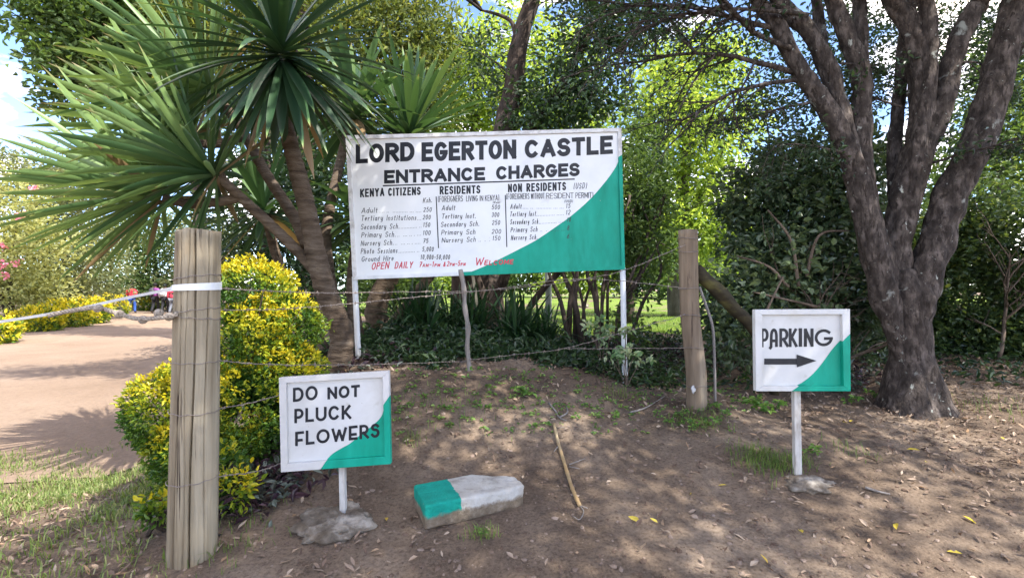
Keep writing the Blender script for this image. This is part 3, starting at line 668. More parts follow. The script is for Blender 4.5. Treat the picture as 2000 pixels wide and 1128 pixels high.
tag(mb.build("barrier_tape", m_tape, loc=ring[0], smooth=True), "white plastic tape tied round the gate post and stretched left across the drive", "tape")
m_rope = pmat("grey_sisal_rope", [(.17, .135, .105), (.32, .27, .22), (.42, .37, .31)], scale=60, rough=.95, bump=.9, bscale=90)
rp = crs(np.array([P(95, 616, 2.5), P(140, 606, 2.5), P(190, 601, 2.48), P(232, 612, 2.46), P(272, 622, 2.45), P(330, 618, 2.43), P(346, 613, 2.44)]), 10)
L = np.r_[0, np.cumsum(np.linalg.norm(np.diff(rp, axis=0), axis=1))]
s = np.linspace(0, L[-1], 220); qq = np.stack([np.interp(s, L, rp[:, k]) for k in range(3)], 1)
mb = MB()
for ph in (0, 2.09, 4.19):
    off = .0058 * np.stack([np.zeros(len(s)), np.cos(s * 120 + ph), np.sin(s * 120 + ph)], 1); mb.add(*tube(qq + off, .0062, 6))
rope = mb.build("knotted_rope", m_rope, loc=rp[-1], smooth=True); tag(rope, "grey knotted rope hanging below the white tape beside the gate post", "rope")
for k, (x, y) in enumerate(((192, 602), (233, 613), (279, 624), (310, 611), (330, 618))):
    c = P(x, y, 2.45); mb = MB(); rng = np.random.default_rng(k)
    for j in range(3):
        a = np.linspace(0, 2 * math.pi, 18); ax = rng.normal(0, 1, 3); ax /= np.linalg.norm(ax); u = np.cross(ax, [0, .3, 1]); u /= np.linalg.norm(u); v = np.cross(ax, u)
        mb.add(*tube(c + .013 * (np.cos(a)[:, None] * u + np.sin(a)[:, None] * v), .0082, 7, False))
    mb.add(*lump(c, (.012, .012, .012), k, .2, 12)); mb.build("knot", m_rope, rope, smooth=True)

# ---------------------------------------------------------------- painted kerb stone, cane, twigs
def dep(px, py):
    lo, hi = 1.8, 12.0   # depth at which the ground meets that picture height
    for _ in range(40):
        m = (lo + hi) / 2; y = 564 + (CAMZ - Hs((px - 1000) / 1000 * m, m)) / m * 1000
        if y > py: lo = m
        else: hi = m
    return (lo + hi) / 2
_A = onG(830, dep(830, 1046)); _B = onG(1028, dep(1028, 990)); bx = (_B - _A) * [1, 1, 0]; Lb = float(np.linalg.norm(bx)); bx /= Lb; by = np.array([-bx[1], bx[0], 0])
Wb, Hb = .31, .125; bc = (_A + _B) / 2 + by * Wb / 2; bc[2] = min(Hs(bc[0], bc[1]), (_A[2] + _B[2]) / 2 + .03)
nx_, ny_, nz_ = 70, 34, 16
def stoneV():
    Vs, Fs, n0 = [], [], 0
    for ax in range(3):
        for sg in (-1, 1):
            nn = [nx_, ny_, nz_]; del nn[ax]; u, v = np.meshgrid(np.linspace(-1, 1, nn[0]), np.linspace(-1, 1, nn[1]), indexing='ij')
            p = np.zeros((u.size, 3)); o = [0, 1, 2]; o.remove(ax); p[:, ax] = sg; p[:, o[0]] = u.ravel(); p[:, o[1]] = v.ravel()
            i, j = np.meshgrid(np.arange(nn[0] - 1), np.arange(nn[1] - 1), indexing='ij'); k = (i * nn[1] + j).ravel()
            f = np.stack([k, k + 1, k + nn[1] + 1, k + nn[1]], 1); f = f if (sg > 0) == (ax == 1) else f[:, ::-1]
            Vs.append(p); Fs.append(f + n0); n0 += len(p)
    return np.vstack(Vs), np.vstack(Fs)
sv, sf = stoneV()
q = sv * np.array([Lb / 2, Wb / 2, Hb / 2])
rr = .014 + .012 * smooth(-.1, .2, q[:, 0]); h = np.c_[Lb / 2 - rr, Wb / 2 - rr, Hb / 2 - rr]; cl = np.clip(q, -h, h); dv = q - cl; ln = np.linalg.norm(dv, axis=1)[:, None]; q = cl + dv / np.maximum(ln, 1e-9) * np.minimum(ln, rr[:, None])
right = smooth(-.12, .28, q[:, 0])
q[:, 1] -= .19 * np.clip((q[:, 0] - .06) / .24, 0, 1) * np.clip((q[:, 1] + .12) / .275, 0, 1); q[:, 1] *= 1 - .10 * smooth(.18, .28, q[:, 0])
q += (fbm(q * 9 + 4, 4) * (.004 + .012 * right))[:, None] * sv / np.linalg.norm(sv, axis=1)[:, None] * np.array([1, 1, .6])
q[:, 2] += Hb / 2 - .02 + .02 * right * (q[:, 2] > 0) * vnoise(q * 5)
V = bc + q[:, :1] * bx + q[:, 1:2] * by + q[:, 2:3] * np.array([0, 0, 1]) + np.array([0, 0, .012]) * (q[:, :1] / .28)
m_wstone = pmat("whitewashed_stone", [(.36, .33, .29), (.50, .47, .43), (.58, .56, .52)], scale=8, rough=.95, bump=.9, bscale=30, bdist=.02)
m_gstone = pmat("green_painted_stone", [(.01, .30, .22), (.015, .38, .29)], scale=8, rough=.7, bump=.6, bscale=24, over=[((.42, .36, .30), 16, .73, .78)])
m_dstone = pmat("soil_stained_stone", [(.15, .115, .08), (.24, .19, .14), (.33, .28, .22)], scale=12, rough=.95, bump=.9, bscale=30)
m_stone, t, b, out = newmat("part_painted_stone")
at = t.nodes.new("ShaderNodeAttribute"); at.attribute_name = "rnd"
def mth(op, a, b_, t=t):
    n = t.nodes.new("ShaderNodeMath"); n.operation = op
    for k, v in enumerate((a, b_)):
        if isinstance(v, (int, float)): n.inputs[k].default_value = v
        else: t.links.new(v, n.inputs[k])
    return n.outputs[0]
white = ramp(t, noise(t, 9, 6, .7), [(.34, .31, .27), (.50, .475, .43), (.58, .56, .52)], .32, .66)
green = ramp(t, noise(t, 12, 5, .6), [(.008, .25, .19), (.012, .36, .275)], .3, .7)
gnick = ramp(t, noise(t, 22, 4, .6), [(0, 0, 0), (1, 1, 1)], .69, .72); green = mixc(t, gnick, green, (.42, .36, .30))
dirt = ramp(t, noise(t, 16, 6, .7), [(.10, .075, .05), (.20, .155, .11), (.32, .27, .21)], .3, .7)
gm = ramp(t, mth('ADD', at.outputs['Fac'], mth('MULTIPLY', mth('SUBTRACT', noise(t, 16, 5, .65), .5), .30)), [(0, 0, 0), (1, 1, 1)], .49, .52)
tcn = t.nodes.new("ShaderNodeTexCoord"); sx = t.nodes.new("ShaderNodeSeparateXYZ"); t.links.new(tcn.outputs['Object'], sx.inputs[0])
zz = mth('ADD', mth('ADD', sx.outputs[2], mth('MULTIPLY', mth('SUBTRACT', noise(t, 13, 6, .7), .5), .075)), mth('MULTIPLY', at.outputs['Fac'], .022))
dm = ramp(t, zz, [(1, 1, 1), (0, 0, 0)], .045, .062)
c = mixc(t, dm, mixc(t, gm, white, green), dirt)
t.links.new(c, b.inputs['Base Color']); b.inputs['Roughness'].default_value = .9; b.inputs['Specular IOR Level'].default_value = .2
bumpn(t, b, noise(t, 34, 8, .7), 1.0, .02)
mb = MB(); mb.add(V, sf, 0, np.clip((-.085 - q[:, 0]) / .16 + .5, 0, 1))
tag(mb.build("kerb_stone", m_stone, loc=bc, smooth=True), "loose stone block, green at one end and whitewashed at the other, on bare soil", "stone")

def gpts(lst, lift):
    return np.array([onG(x, d) + np.array([0, 0, l]) for (x, d), l in zip(lst, np.broadcast_to(lift, (len(lst),)))])
def G(px, py): return onG(px, dep(px, py))
def Gv(px, py):
    px, py = np.asarray(px, float), np.asarray(py, float); lo = np.full(len(px), 1.8); hi = np.full(len(px), 12.0)
    for _ in range(30):
        m = (lo + hi) / 2; y = 564 + (CAMZ - H((px - 1000) / 1000 * m, m)) / m * 1000; f = y > py; lo = np.where(f, m, lo); hi = np.where(f, hi, m)
    m = (lo + hi) / 2; x = (px - 1000) / 1000 * m; return np.c_[x, m, H(x, m)]
m_cane = pmat("yellow_cane", [(.29, .165, .06), (.35, .24, .12), (.36, .30, .20)], scale=4, stretch=(1, .5, 1), rough=.5, bump=.2)
q = crs(np.array([G(x, y) + [0, 0, .018] for x, y in ((1082, 832), (1090, 868), (1102, 908), (1113, 945), (1122, 970), (1132, 992))]), 8)
mb = MB(); mb.add(*tube(q, .0108 * (1 + .22 * (np.arange(len(q)) % 8 == 4)), 12))
cane = mb.build("cane", m_cane, loc=q[0], smooth=True); tag(cane, "dry yellow cane lying on the bare soil right of the painted stone", "cane")
mb = MB()
for pp in (((1132, 990), (1140, 1002), (1132, 1018), (1120, 1012)), ((1133, 990), (1148, 996))): 
    mb = MB(); mb.add(*tube(crs(np.array([G(x, y) + [0, 0, .012] for x, y in pp]), 5), .0028, 6)); mb.build("root", m_stick, cane, smooth=True)
for (x, y, dx, dy) in ((1112, 912, 30, -8), (1112, 916, 20, 8), (1090, 876, -8, 14), (1088, 840, 14, 2)):
    mb = MB(); mb.add(*tube(np.array([G(x, y) + [0, 0, .018], G(x + dx, y + dy) + [0, 0, .03]]), np.array([.004, .002]), 6)); mb.build("root", m_stick, cane, smooth=True)
for lab, segs in (("forked grey twig lying just beyond the yellow cane", (((1072, 790), (1085, 805), (1092, 818), (1106, 824)), ((1092, 818), (1108, 808), (1106, 796)))),
                  ("pale straight twig lying left of the brown fence post", (((1230, 808), (1262, 798), (1298, 776)),)),
                  ("thin dry twig lying near the foot of the parking sign", (((1690, 955), (1715, 963), (1738, 968)),))):
    mb = MB()
    for pp in segs: mb.add(*tube(crs(np.array([G(x, y) + [0, 0, .012] for x, y in pp]), 4), np.linspace(.008, .004, 4 * (len(pp) - 1) + 1), 7))
    tag(mb.build("twig", m_stick, smooth=True), lab, "twig", "twigs on the soil")
# ---------------------------------------------------------------- foliage
def leaves(C, L, Wd, rng, a, up=.5, droop=.15, fold=.12, dirs=None):
    n = len(C); N = rng.normal(0, 1, (n, 3)); N[:, 2] += up * 2.2; N /= np.linalg.norm(N, axis=1)[:, None]
    d = rng.normal(0, 1, (n, 3)) if dirs is None else dirs + rng.normal(0, .35, (n, 3))
    d -= N * (d * N).sum(1)[:, None]; d /= np.linalg.norm(d, axis=1)[:, None] + 1e-9
    s = np.cross(N, d); l = (L * rng.uniform(.65, 1.2, n))[:, None]; w = l * Wd
    f = N * l * fold
    V = np.stack([C, C + d * l * .30 + s * w * .5 + f, C + d * l * .68 + s * w * .40 + f, C + d * l - N * l * droop, C + d * l * .68 - s * w * .40 + f, C + d * l * .30 - s * w * .5 + f], 1).reshape(-1, 3)
    k = np.arange(n) * 6
    F = np.concatenate([np.stack([k, k + 5, k + 4, k + 3], 1), np.stack([k, k + 3, k + 2, k + 1], 1)])
    return V, F, np.repeat(np.clip(a, 0, 1), 6)

def twigs_in(c, r, k, rng, seed=0, hollow=2.3):
    d = rng.normal(0, 1, (k, 3)); d /= np.linalg.norm(d, axis=1)[:, None]
    rad = rng.uniform(0, 1, k) ** (1 / hollow) * (1 + .35 * fbm(d * 1.7 + seed * 5.1, 3))
    return np.asarray(c) + d * np.asarray(r) * rad[:, None], d, rad

def cloud(mb, clumps, n, L, Wd, rng, per=11, sig=.13, up=.5, bias=0.0, outward=.6, mi=0, lift=None):
    """clumps: (centre, radii, weight); n leaves altogether"""
    wt = np.array([c[2] * (c[1][0] * c[1][1] * c[1][2]) ** (2 / 3) for c in clumps]); wt /= wt.sum()
    for i, (c, r, _) in enumerate(clumps):
        k = max(3, int(n * wt[i] / per)); t, d, rad = twigs_in(c, r, k, rng, seed=i + n % 97)
        sg = sig * (np.mean(r) ** .3)
        C = np.repeat(t, per, 0) + rng.normal(0, sg, (k * per, 3)) * np.array([1, 1, .7])
        a = np.repeat(rng.uniform(0, 1, k) * .55 + .1, per) + rng.uniform(-.15, .3, k * per) + bias
        if lift is not None: a = a + lift(C, np.repeat(rad, per))
        V, F, A = leaves(C, L, Wd, rng, a, up=up, dirs=np.repeat(d, per, 0) * outward); mb.add(V, F, mi, A)

def clump(px, py, d, rx, ry, rz, w=1.0):
    return (P(px, py, d), (rx / 1000 * d, rz, ry / 1000 * d), w)

def limb(pts, r0, r1, n=10, knob=.10, seed=0, steps=6, ease=0):
    q = crs(np.array(pts), steps); rr = np.linspace(1, 0, len(q)) ** .9 * (r0 - r1) + r1
    if ease: rr = rr * (.3 + .7 * smooth(0, ease, np.arange(len(q))))
    return tube(q, rr, n, True, lambda a, i: 1 + (knob * .35 * vnoise(np.c_[np.cos(a) * 5.5 + seed, np.sin(a) * 5.5, np.full(len(a), i * .8)]) if n > 20 else 0) + knob * vnoise(np.c_[np.cos(a) * 2 + seed, np.sin(a) * 2, np.full(len(a), i * .45)]))

def bark(name, cols, patches=None, scale=6, st=(1, 1, .3)):
    return pmat(name, cols, scale=scale, stretch=st, rough=.95, bump=1.0, bscale=26, bdist=.03, over=patches, spec=.15)
m_bark = bark("brown_bark", [(.028, .021, .017), (.065, .049, .040), (.12, .095, .08)])
m_barkl = bark("lichened_bark", [(.022, .018, .016), (.072, .058, .050), (.17, .14, .122)], [((.034, .027, .023), 34, .50, .62, (1, 1, .3)), ((.25, .26, .235), 5.5, .64, .70), ((.36, .37, .33), 10, .655, .70, (1, 1, .6)), ((.28, .29, .26), 30, .68, .71)], scale=15, st=(1, 1, .55))
m_barkg = bark("grey_bark", [(.05, .045, .04), (.10, .09, .078), (.17, .155, .135)])
m_yuc = bark("ringed_yucca_bark", [(.05, .036, .026), (.115, .085, .062), (.19, .15, .115)], scale=12, st=(.35, .35, 1.6))

G_dark = leafmat("dark_green_leaves", [(.014, .034, .014), (.034, .070, .024), (.065, .11, .036)], .36, .28, .55)
G_mid = leafmat("mid_green_leaves", [(.035, .07, .02), (.075, .13, .035), (.14, .20, .06)], .5, .42)
G_bright = leafmat("bright_green_leaves", [(.10, .165, .035), (.19, .27, .055), (.33, .40, .12)], .55, .58, tgain=2.0)
G_lime = leafmat("yellow_green_leaves", [(.18, .21, .08), (.32, .34, .14), (.47, .47, .23)], .6, .45)
G_olive = leafmat("olive_leaves", [(.08, .10, .045), (.16, .185, .085), (.27, .29, .15)], .5, .38)
G_con = leafmat("feathery_conifer_leaves", [(.045, .075, .02), (.11, .145, .035), (.26, .27, .08)], .7, .45, tgain=1.9)
G_gold = leafmat("golden_leaves", [(.04, .10, .014), (.12, .21, .02), (.32, .35, .02), (.55, .47, .018), (.66, .55, .03)], .42, .30, tgain=1.2)
G_yucca = leafmat("yucca_leaves", [(.018, .046, .022), (.045, .098, .040), (.17, .26, .09), (.22, .15, .08)], .38, .22, .5)
G_strap = leafmat("strap_leaves", [(.010, .035, .014), (.022, .06, .02), (.05, .10, .03), (.15, .11, .06)], .4, .2, .45)

def tree(name, label, base, trunks, clumps, n, L, Wd, mat, bmat, cat="tree", group=None, seed=1, per=11, sig=.14, limbs=True, up=.5, bias=0.0, lr=.03):
    rng = np.random.default_rng(seed); t = thing(name, label, cat, base, group)
    mb = MB(); ends = []
    for i, (pts, r0, r1) in enumerate(trunks):
        mb.add(*limb(pts, r0, r1, 12, .12, seed + i)); ends += list(np.array(crs(np.array(pts), 4))[4:])
    if limbs and ends:
        E = np.array(ends)
        for c, r, w in clumps:
            e = E[np.argmin(np.linalg.norm(E - c + np.array([0, 0, .4]), axis=1))]
            for _ in range(2):
                tgt = c + rng.normal(0, .4, 3) * np.array(r); mid = (e + tgt) / 2 + rng.normal(0, .08, 3) * np.linalg.norm(tgt - e)
                mb.add(*limb([e, mid, tgt], lr, .006, 7, .1, steps=4))
    if mb.n: mb.build("trunk", bmat, t, smooth=True)
    mb = MB(); cloud(mb, clumps, n, L, Wd, rng, per=per, sig=sig, up=up, bias=bias); mb.build("crown", mat, t)
    return t

# --- the large leaning tree at the right, its crown spreading overhead above the picture
rng = np.random.default_rng(11)
z3 = lambda x, y, d=4.5: P(1300 + x / 2.014, y / 2.014, d)
gb = onG(1782, 4.55)
big = thing("multi_stemmed_tree", "large dark tree at the right forking low into many lichen spotted stems", "tree", gb)
mb = MB()
def base_prof(a, i): return 1 + (.20 * np.cos(3 * a + 1) + .10 * np.cos(7 * a)) * max(0, 1 - i / 12) + .10 * vnoise(np.c_[np.cos(a) * 2, np.sin(a) * 2, np.full(len(a), i * .3)]) + .06 * vnoise(np.c_[np.cos(a) * 7, np.sin(a) * 7, np.full(len(a), i * .5)])
q = crs(np.array([gb - [0, 0, .2], gb + [0, 0, .06], z3(965, 1400, 4.55), z3(950, 1250, 4.55), z3(935, 1130, 4.55), z3(925, 1060, 4.55)]), 6)
mb.add(*tube(q, np.interp(np.arange(len(q)), [0, 6, 12, 18, 24, 30], [.40, .27, .165, .16, .15, .10]), 40, True, base_prof))
stems = [([(950, 1480), (885, 1250), (830, 1040), (775, 800), (735, 640), (690, 530), (610, 390), (530, 280), (430, 90), (355, -10), (250, -260)], .145, .05),
    ([(945, 1450), (895, 1220), (845, 1000), (790, 820), (735, 650), (705, 520), (650, 300), (565, 130), (440, -5), (330, -260)], .13, .06),
    ([(940, 1400), (890, 1180), (840, 1000), (800, 860), (770, 640), (772, 470), (765, 290), (700, 110), (655, -10), (600, -260)], .13, .065),
    ([(765, 480), (772, 300), (770, 150), (762, -10), (770, -260)], .07, .06),
    ([(660, 420), (630, 280), (610, 130), (590, -10), (560, -200)], .06, .05),
    ([(955, 1500), (930, 1280), (905, 1080), (925, 830), (975, 640), (1000, 520), (1005, 300), (965, 110), (890, -10), (840, -250)], .16, .075),
    ([(955, 900), (975, 740), (995, 560), (1035, 330), (1040, 120), (1020, -10), (1010, -250)], .08, .06),
    ([(935, 1080), (950, 860), (1005, 620), (1085, 420), (1125, 240), (1195, 70), (1245, -10), (1350, -260)], .115, .075),
    ([(935, 1060), (912, 860), (898, 680), (905, 520), (925, 330), (935, 180), (960, 40), (980, -100)], .075, .05),
    ([(985, 1500), (975, 1300), (1005, 1130), (1060, 960), (1125, 760), (1220, 570), (1290, 360), (1345, 150), (1390, -10), (1470, -260)], .165, .115),
    ([(1300, 350), (1400, 200), (1500, 120)], .05, .03)]
for i, (pts, r0, r1) in enumerate(stems):
    dd = 4.5 + (.25 if i in (3, 4, 8) else 0) + .04 * (i % 3)
    w = [z3(x, y, dd + max(0, -y) * (-.0015)) for x, y in pts]
    mb.add(*limb(w, r0 * .84, r1 * .9, 40, .20, i * 3, 9, ease=14))
def grow(p, d, L, r, depth, rng, mb, tips, droop=.10, spread=.7):
    n = 7; pts = [p]; d = d / np.linalg.norm(d)
    for k in range(n):
        d = d + rng.normal(0, .12, 3) + np.array([0, 0, -droop * .4]); d /= np.linalg.norm(d); pts.append(pts[-1] + d * L / n)
    mb.add(*tube(np.array(pts), np.linspace(r, r * .4, n + 1), 6 if depth > 1 else 5))
    if depth == 0: tips.extend(pts[2:]); return
    for k in range(2, n + 1):
        for _ in range(2 if depth > 1 else 1):
            if rng.random() < .8:
                grow(pts[k], d + rng.normal(0, spread, 3) * np.array([1, .8, .8]), L * rng.uniform(.4, .62), r * .42, depth - 1, rng, mb, tips, droop, spread)
tips = []
for (p, dr, L, r) in ((z3(500, 285), (-1, -.1, .25), 1.2, .028), (z3(490, 190, 4.4), (-1, -.2, .35), 1.3, .026), (z3(545, 310), (-1, -.1, -.1), 1.1, .022), (z3(420, 110), (-1, 0, .1), 1.3, .026),
        (z3(610, 400), (-1, .1, 0), .7, .014), (z3(560, 60, 4.4), (-1, -.3, .05), 1.3, .022), (z3(690, 250), (.5, .2, .1), .6, .012), (z3(930, 420, 4.6), (-.6, .2, .4), .6, .012),
        (z3(1130, 250), (.7, .2, .2), .7, .013), (z3(1050, 640), (.7, -.3, .2), .6, .012), (z3(1330, 200), (.6, 0, .2), .8, .016), (z3(700, 600, 4.4), (-.8, -.2, .1), .6, .010)):
    grow(np.array(p), np.array(dr, float), L, r, 2, rng, mb, tips)
for k in range(16):   # boughs carrying the crown
    e = z3(*[(355, -10), (440, -5), (655, -10), (762, -10), (890, -10), (1245, -10), (1390, -10), (1020, -10)][k % 8]) + [0, 0, .6]
    tg = np.array([rng.uniform(1.2, 8), rng.uniform(-2.8, 6), rng.uniform(5.2, 7.2)]); mb.add(*limb([e, (e + tg) / 2 + [0, 0, .3], tg], .06, .015, 8, .1, k))
mb.build("trunk", m_barkl, big, smooth=True)
mb = MB(); tips = np.array(tips); sel = tips[rng.integers(0, len(tips), 3800)]
mb.add(*((lambda V, F, A: (V, F, 0, A))(*leaves(sel + rng.normal(0, .03, sel.shape), .05, .45, rng, rng.uniform(0, .6, len(sel))))))
cl = []
for k in range(34):
    x, y = rng.uniform(2.9, 8.5), rng.uniform(-3.4, 6.2)
    cl.append((np.array([x, y, 6.0 + .18 * abs(x - 3.5) * 0 + rng.uniform(-.3, 1.6)]), (rng.uniform(.8, 1.5), rng.uniform(.8, 1.5), rng.uniform(.45, .8)), 1))
for (tx, ty, tz) in ((-1.58, 2.55, 1.5), (-1.58, 2.55, .8), (-.9, 2.75, 1.0), (-.9, 2.75, .6), (-1.4, 4.9, 2.6), (-1.4, 4.9, 1.8), (-.7, 4.9, 2.6), (-.7, 4.9, 1.9), (0, 4.9, 2.6), (0, 4.9, 1.9), (.6, 4.9, 2.7), (.6, 4.9, 1.9), (1.05, 4.9, 2.5), (1.05, 4.9, 1.4), (1.75, 3.1, 1.2), (1.75, 3.1, .8), (1.45, 4.2, 1.4), (-.2, 2.6, .4), (3.4, 4.5, 1.5), (-1.8, 3.8, 3.2), (-1.5, 3.9, 2.9), (-1.9, 3.9, 3.7), (-1.3, 4.0, 3.6)):
    tt_ = (rng.uniform(5.9, 7.0) - tz) / sdir.z; cl.append((np.array([tx, ty, tz]) + np.array(sdir) * tt_, (.62, .62, .45), 1.7))  # unseen leaf clumps added up the sun rays to shade signs, posts and yucca
cloud(mb, cl, 54000, .105, .5, rng, per=12, sig=.15)
# sparse leafy sprays hanging into the top of the picture
cloud(mb, [clump(1330, 20, 4.6, 110, 40, .5), clump(1450, 60, 4.9, 90, 50, .4), clump(1890, 60, 5.2, 70, 60, .5), clump(1960, 150, 5.4, 50, 90, .4), clump(1700, 120, 5.2, 90, 120, .3, .5), clump(1540, 330, 5.0, 80, 110, .3, .4), clump(1600, 90, 5.8, 130, 110, .5), clump(1730, 60, 5.9, 100, 110, .5), clump(1820, 90, 5.9, 60, 120, .4), clump(1500, 180, 5.6, 110, 90, .5), clump(1940, 60, 5.6, 70, 70, .5), clump(1900, 230, 5.6, 60, 70, .4, .6), clump(1660, 200, 6.0, 90, 90, .4, .8), clump(1560, 240, 5.8, 80, 60, .4, .8)], 9500, .055, .45, rng, per=7, sig=.13)
mb.build("crown", G_dark, big)

# --- dark tangled shrub between the fence post and the tree
rng = np.random.default_rng(5)
sb = onG(1560, 5.3)
shrub = thing("tangled_shrub", "dark bushy shrub with bare tan branches behind the parking sign", "shrub", sb)
mb = MB(); tips = []
for (px, dr, L) in ((1558, (-.3, -.4, 1), 1.3), (1575, (.3, -.3, 1), 1.4), (1545, (-.8, -.5, .8), 1.1), (1600, (.7, -.3, .9), 1.2), (1560, (0, -.7, 1), 1.1), (1520, (-.6, -.6, .5), .9)):
    grow(onG(px, 5.3) + [0, 0, .1], np.array(dr), L * .75, .024, 2 if px > 1556 and px < 1590 else 1, rng, mb, tips, -.1, .75)
for (a, b_, c) in (((1560, 560), (1545, 470), (1500, 410)), ((1575, 540), (1600, 460), (1660, 450)), ((1540, 560), (1500, 520), (1440, 500)), ((1600, 600), (1560, 590), (1470, 570)), ((1480, 650), (1500, 600), (1530, 540))):
    mb.add(*limb([P(*a, 4.75), P(*b_, 4.7), P(*c, 4.7)], .016, .007, 7, .15))
m_tan = bark("tan_bark", [(.07, .052, .038), (.14, .105, .08), (.21, .165, .125)])
mb.build("branches", m_tan, shrub, smooth=True)
mb = MB()
cloud(mb, [clump(1520, 370, 5.6, 90, 90, .5), clump(1600, 330, 5.8, 90, 60, .5), clump(1560, 440, 5.7, 120, 100, .6), clump(1650, 430, 5.8, 80, 130, .5), clump(1470, 470, 5.8, 60, 80, .4, .7),
           clump(1600, 560, 5.7, 110, 100, .5), clump(1480, 590, 5.3, 80, 70, .4, .8), clump(1440, 640, 5.0, 60, 60, .4, .7), clump(1690, 600, 5.4, 50, 110, .4), clump(1700, 330, 6.0, 60, 80, .4, .7), clump(1560, 520, 5.3, 110, 80, .35), clump(1400, 600, 5.2, 40, 60, .3, .6), clump(1500, 500, 5.2, 70, 70, .3, .6), clump(1465, 340, 5.6, 40, 36, .3, .4), clump(1430, 410, 5.6, 36, 40, .3, .4), clump(1550, 288, 5.7, 50, 24, .3, .4), clump(1650, 290, 5.8, 50, 30, .3, .4)], 19000, .082, .55, rng, per=9, sig=.10)
cloud(mb, [clump(1530, 540, 4.9, 120, 80, .3, .3)], 520, .075, .7, rng, per=4, sig=.12, bias=.45)
mb.build("foliage", leafmat("shrub_leaves", [(.03, .055, .03), (.065, .105, .052), (.13, .18, .085)], .32, .34, .65), shrub)

# --- hedge at the right edge
rng = np.random.default_rng(6)
hb = np.array([6.0, 6.0, Hs(6.0, 6.0)])
hedge = thing("clipped_hedge", "dense dark green hedge running off behind the lichen spotted tree", "hedge", hb)
mb = MB(); tips = []
for x, y in ((4.9, 6.3), (5.6, 5.9), (6.3, 5.6), (7.0, 5.3)):
    grow(np.array([x, y, Hs(x, y)]), np.array([0, -.2, 1.]), 1.1, .025, 2, rng, mb, tips, -.1, .6)
mb.build("branches", m_tan, hedge, smooth=True)
mb = MB(); cl = []
for k in range(40):
    u = rng.uniform(0, 1); x = 4.2 + u * 4.6; y = 6.9 - u * 1.9 + rng.uniform(0, .4); z = Hs(x, y)
    cl.append((np.array([x, y, z + rng.uniform(.1, 1.9) * (1 - .1 * u)]), (.55, .4, .45), 1))
for k in range(14): x = rng.uniform(4.0, 6.4); y = 6.9 - (x - 4.2) * .42; cl.append((np.array([x, y, Hs(x, y) + rng.uniform(.08, .5)]), (.5, .35, .3), 1))
cloud(mb, cl, 40000, .072, .6, rng, per=9, sig=.09)
mb.build("foliage", leafmat("hedge_leaves", [(.02, .04, .017), (.045, .08, .028), (.085, .13, .04), (.20, .23, .05)], .4, .35), hedge)

# --- yuccas
def blade_set(mb, c, axis, n, Lr, Wl, rng, t0=12, t1=118, sag=.18, a0=.5, segs=8, fold=.35, mi=0, power=.8):
    axis = np.asarray(axis, float); axis /= np.linalg.norm(axis); u = np.cross(axis, [.3, .9, .1]); u /= np.linalg.norm(u); v = np.cross(axis, u)
    s = np.linspace(0, 1, segs + 1); wp = np.interp(s, [0, .08, .3, .55, .8, .94, 1], [.75, .62, .85, 1, .72, .28, .02])
    for i in range(n):
        f = (i + .5) / n; ph = i * 2.39996 + rng.normal(0, .12); th = math.radians(t0 + (t1 - t0) * f ** power + rng.normal(0, 5))
        d = math.cos(th) * axis + math.sin(th) * (math.cos(ph) * u + math.sin(ph) * v)
        L = rng.uniform(*Lr) * (0.72 + .28 * math.sin(math.pi * min(1, f * 1.1 + .1))); sg = sag * rng.uniform(.3, 1.6) * L
        st = np.asarray(c) + axis * (.10 * (1 - f)) + d * .03
        p = st + d * (s * L)[:, None] + np.array([0, 0, -1.]) * (sg * s ** 2.2 * (.35 + math.hypot(d[0], d[1])))[:, None]
        T = np.gradient(p, axis=0); T /= np.linalg.norm(T, axis=1)[:, None]
        side = np.cross(T, axis + .001 * u); ln = np.linalg.norm(side, axis=1)[:, None]
        side = np.where(ln > .05, side / (ln + 1e-9), u); nr = np.cross(side, T)
        w = (Wl * rng.uniform(.8, 1.15) * wp)[:, None] * .5
        V = np.concatenate([p + side * w + nr * w * fold, p, p - side * w + nr * w * fold]); m = segs + 1; k = np.arange(segs)
        mb.add(V, [np.stack([k, k + 1, k + 1 + m, k + m], 1), np.stack([k + m, k + m + 1, k + 1 + 2 * m, k + 2 * m], 1)], mi, np.tile(np.where(s > .97, 1.0, (1.0 if (f > .93 and rng.random() < .5) else .67 * np.clip(a0 + .3 * (.5 - f) + rng.uniform(-.28, .28), 0, 1))), 3))

rng = np.random.default_rng(21)
yb = onG(650, 4.75)
yuc = thing("yucca", "tall yucca with two ringed stems and spiky crowns left of the large board", "yucca", yb)
def ystem(pts, r0, r1, name="trunk", par=None, seed=0):
    mb = MB(); q = crs(np.array(pts), 16); n = len(q)
    mb.add(*tube(q, np.linspace(r0, r1, n), 22, True, lambda a, i: 1 + .045 * math.sin(i * 1.9) + .05 * vnoise(np.c_[np.cos(a) * 2.5 + seed, np.sin(a) * 2.5, np.full(len(a), i * .35)])))
    return mb.build(name, m_yuc, par, smooth=True)
ystem([yb - [0, 0, .15], P(668, 660, 4.7), P(640, 580, 4.6), P(618, 500, 4.5), P(600, 410, 4.4), P(572, 300, 4.3), P(553, 215, 4.2), P(553, 140, 4.1)], .118, .045, par=yuc)
ystem([P(628, 545, 4.58), P(590, 500, 4.5), P(530, 440, 4.35), P(470, 385, 4.2), P(436, 352, 4.1), P(425, 330, 4.05)], .05, .036, par=yuc, seed=3)
ystem([P(600, 480, 4.6), P(572, 420, 4.7), P(520, 340, 4.75), P(470, 250, 4.7), P(425, 190, 4.65)], .055, .04, par=yuc, seed=5)
def crown(c, ax, n, Lr, W_, par, a0=.45, **k):
    mb = MB(); blade_set(mb, c, ax, n, Lr, W_, rng, a0=a0, **k); return mb.build("leaf_crown", G_yucca, par, smooth=True)
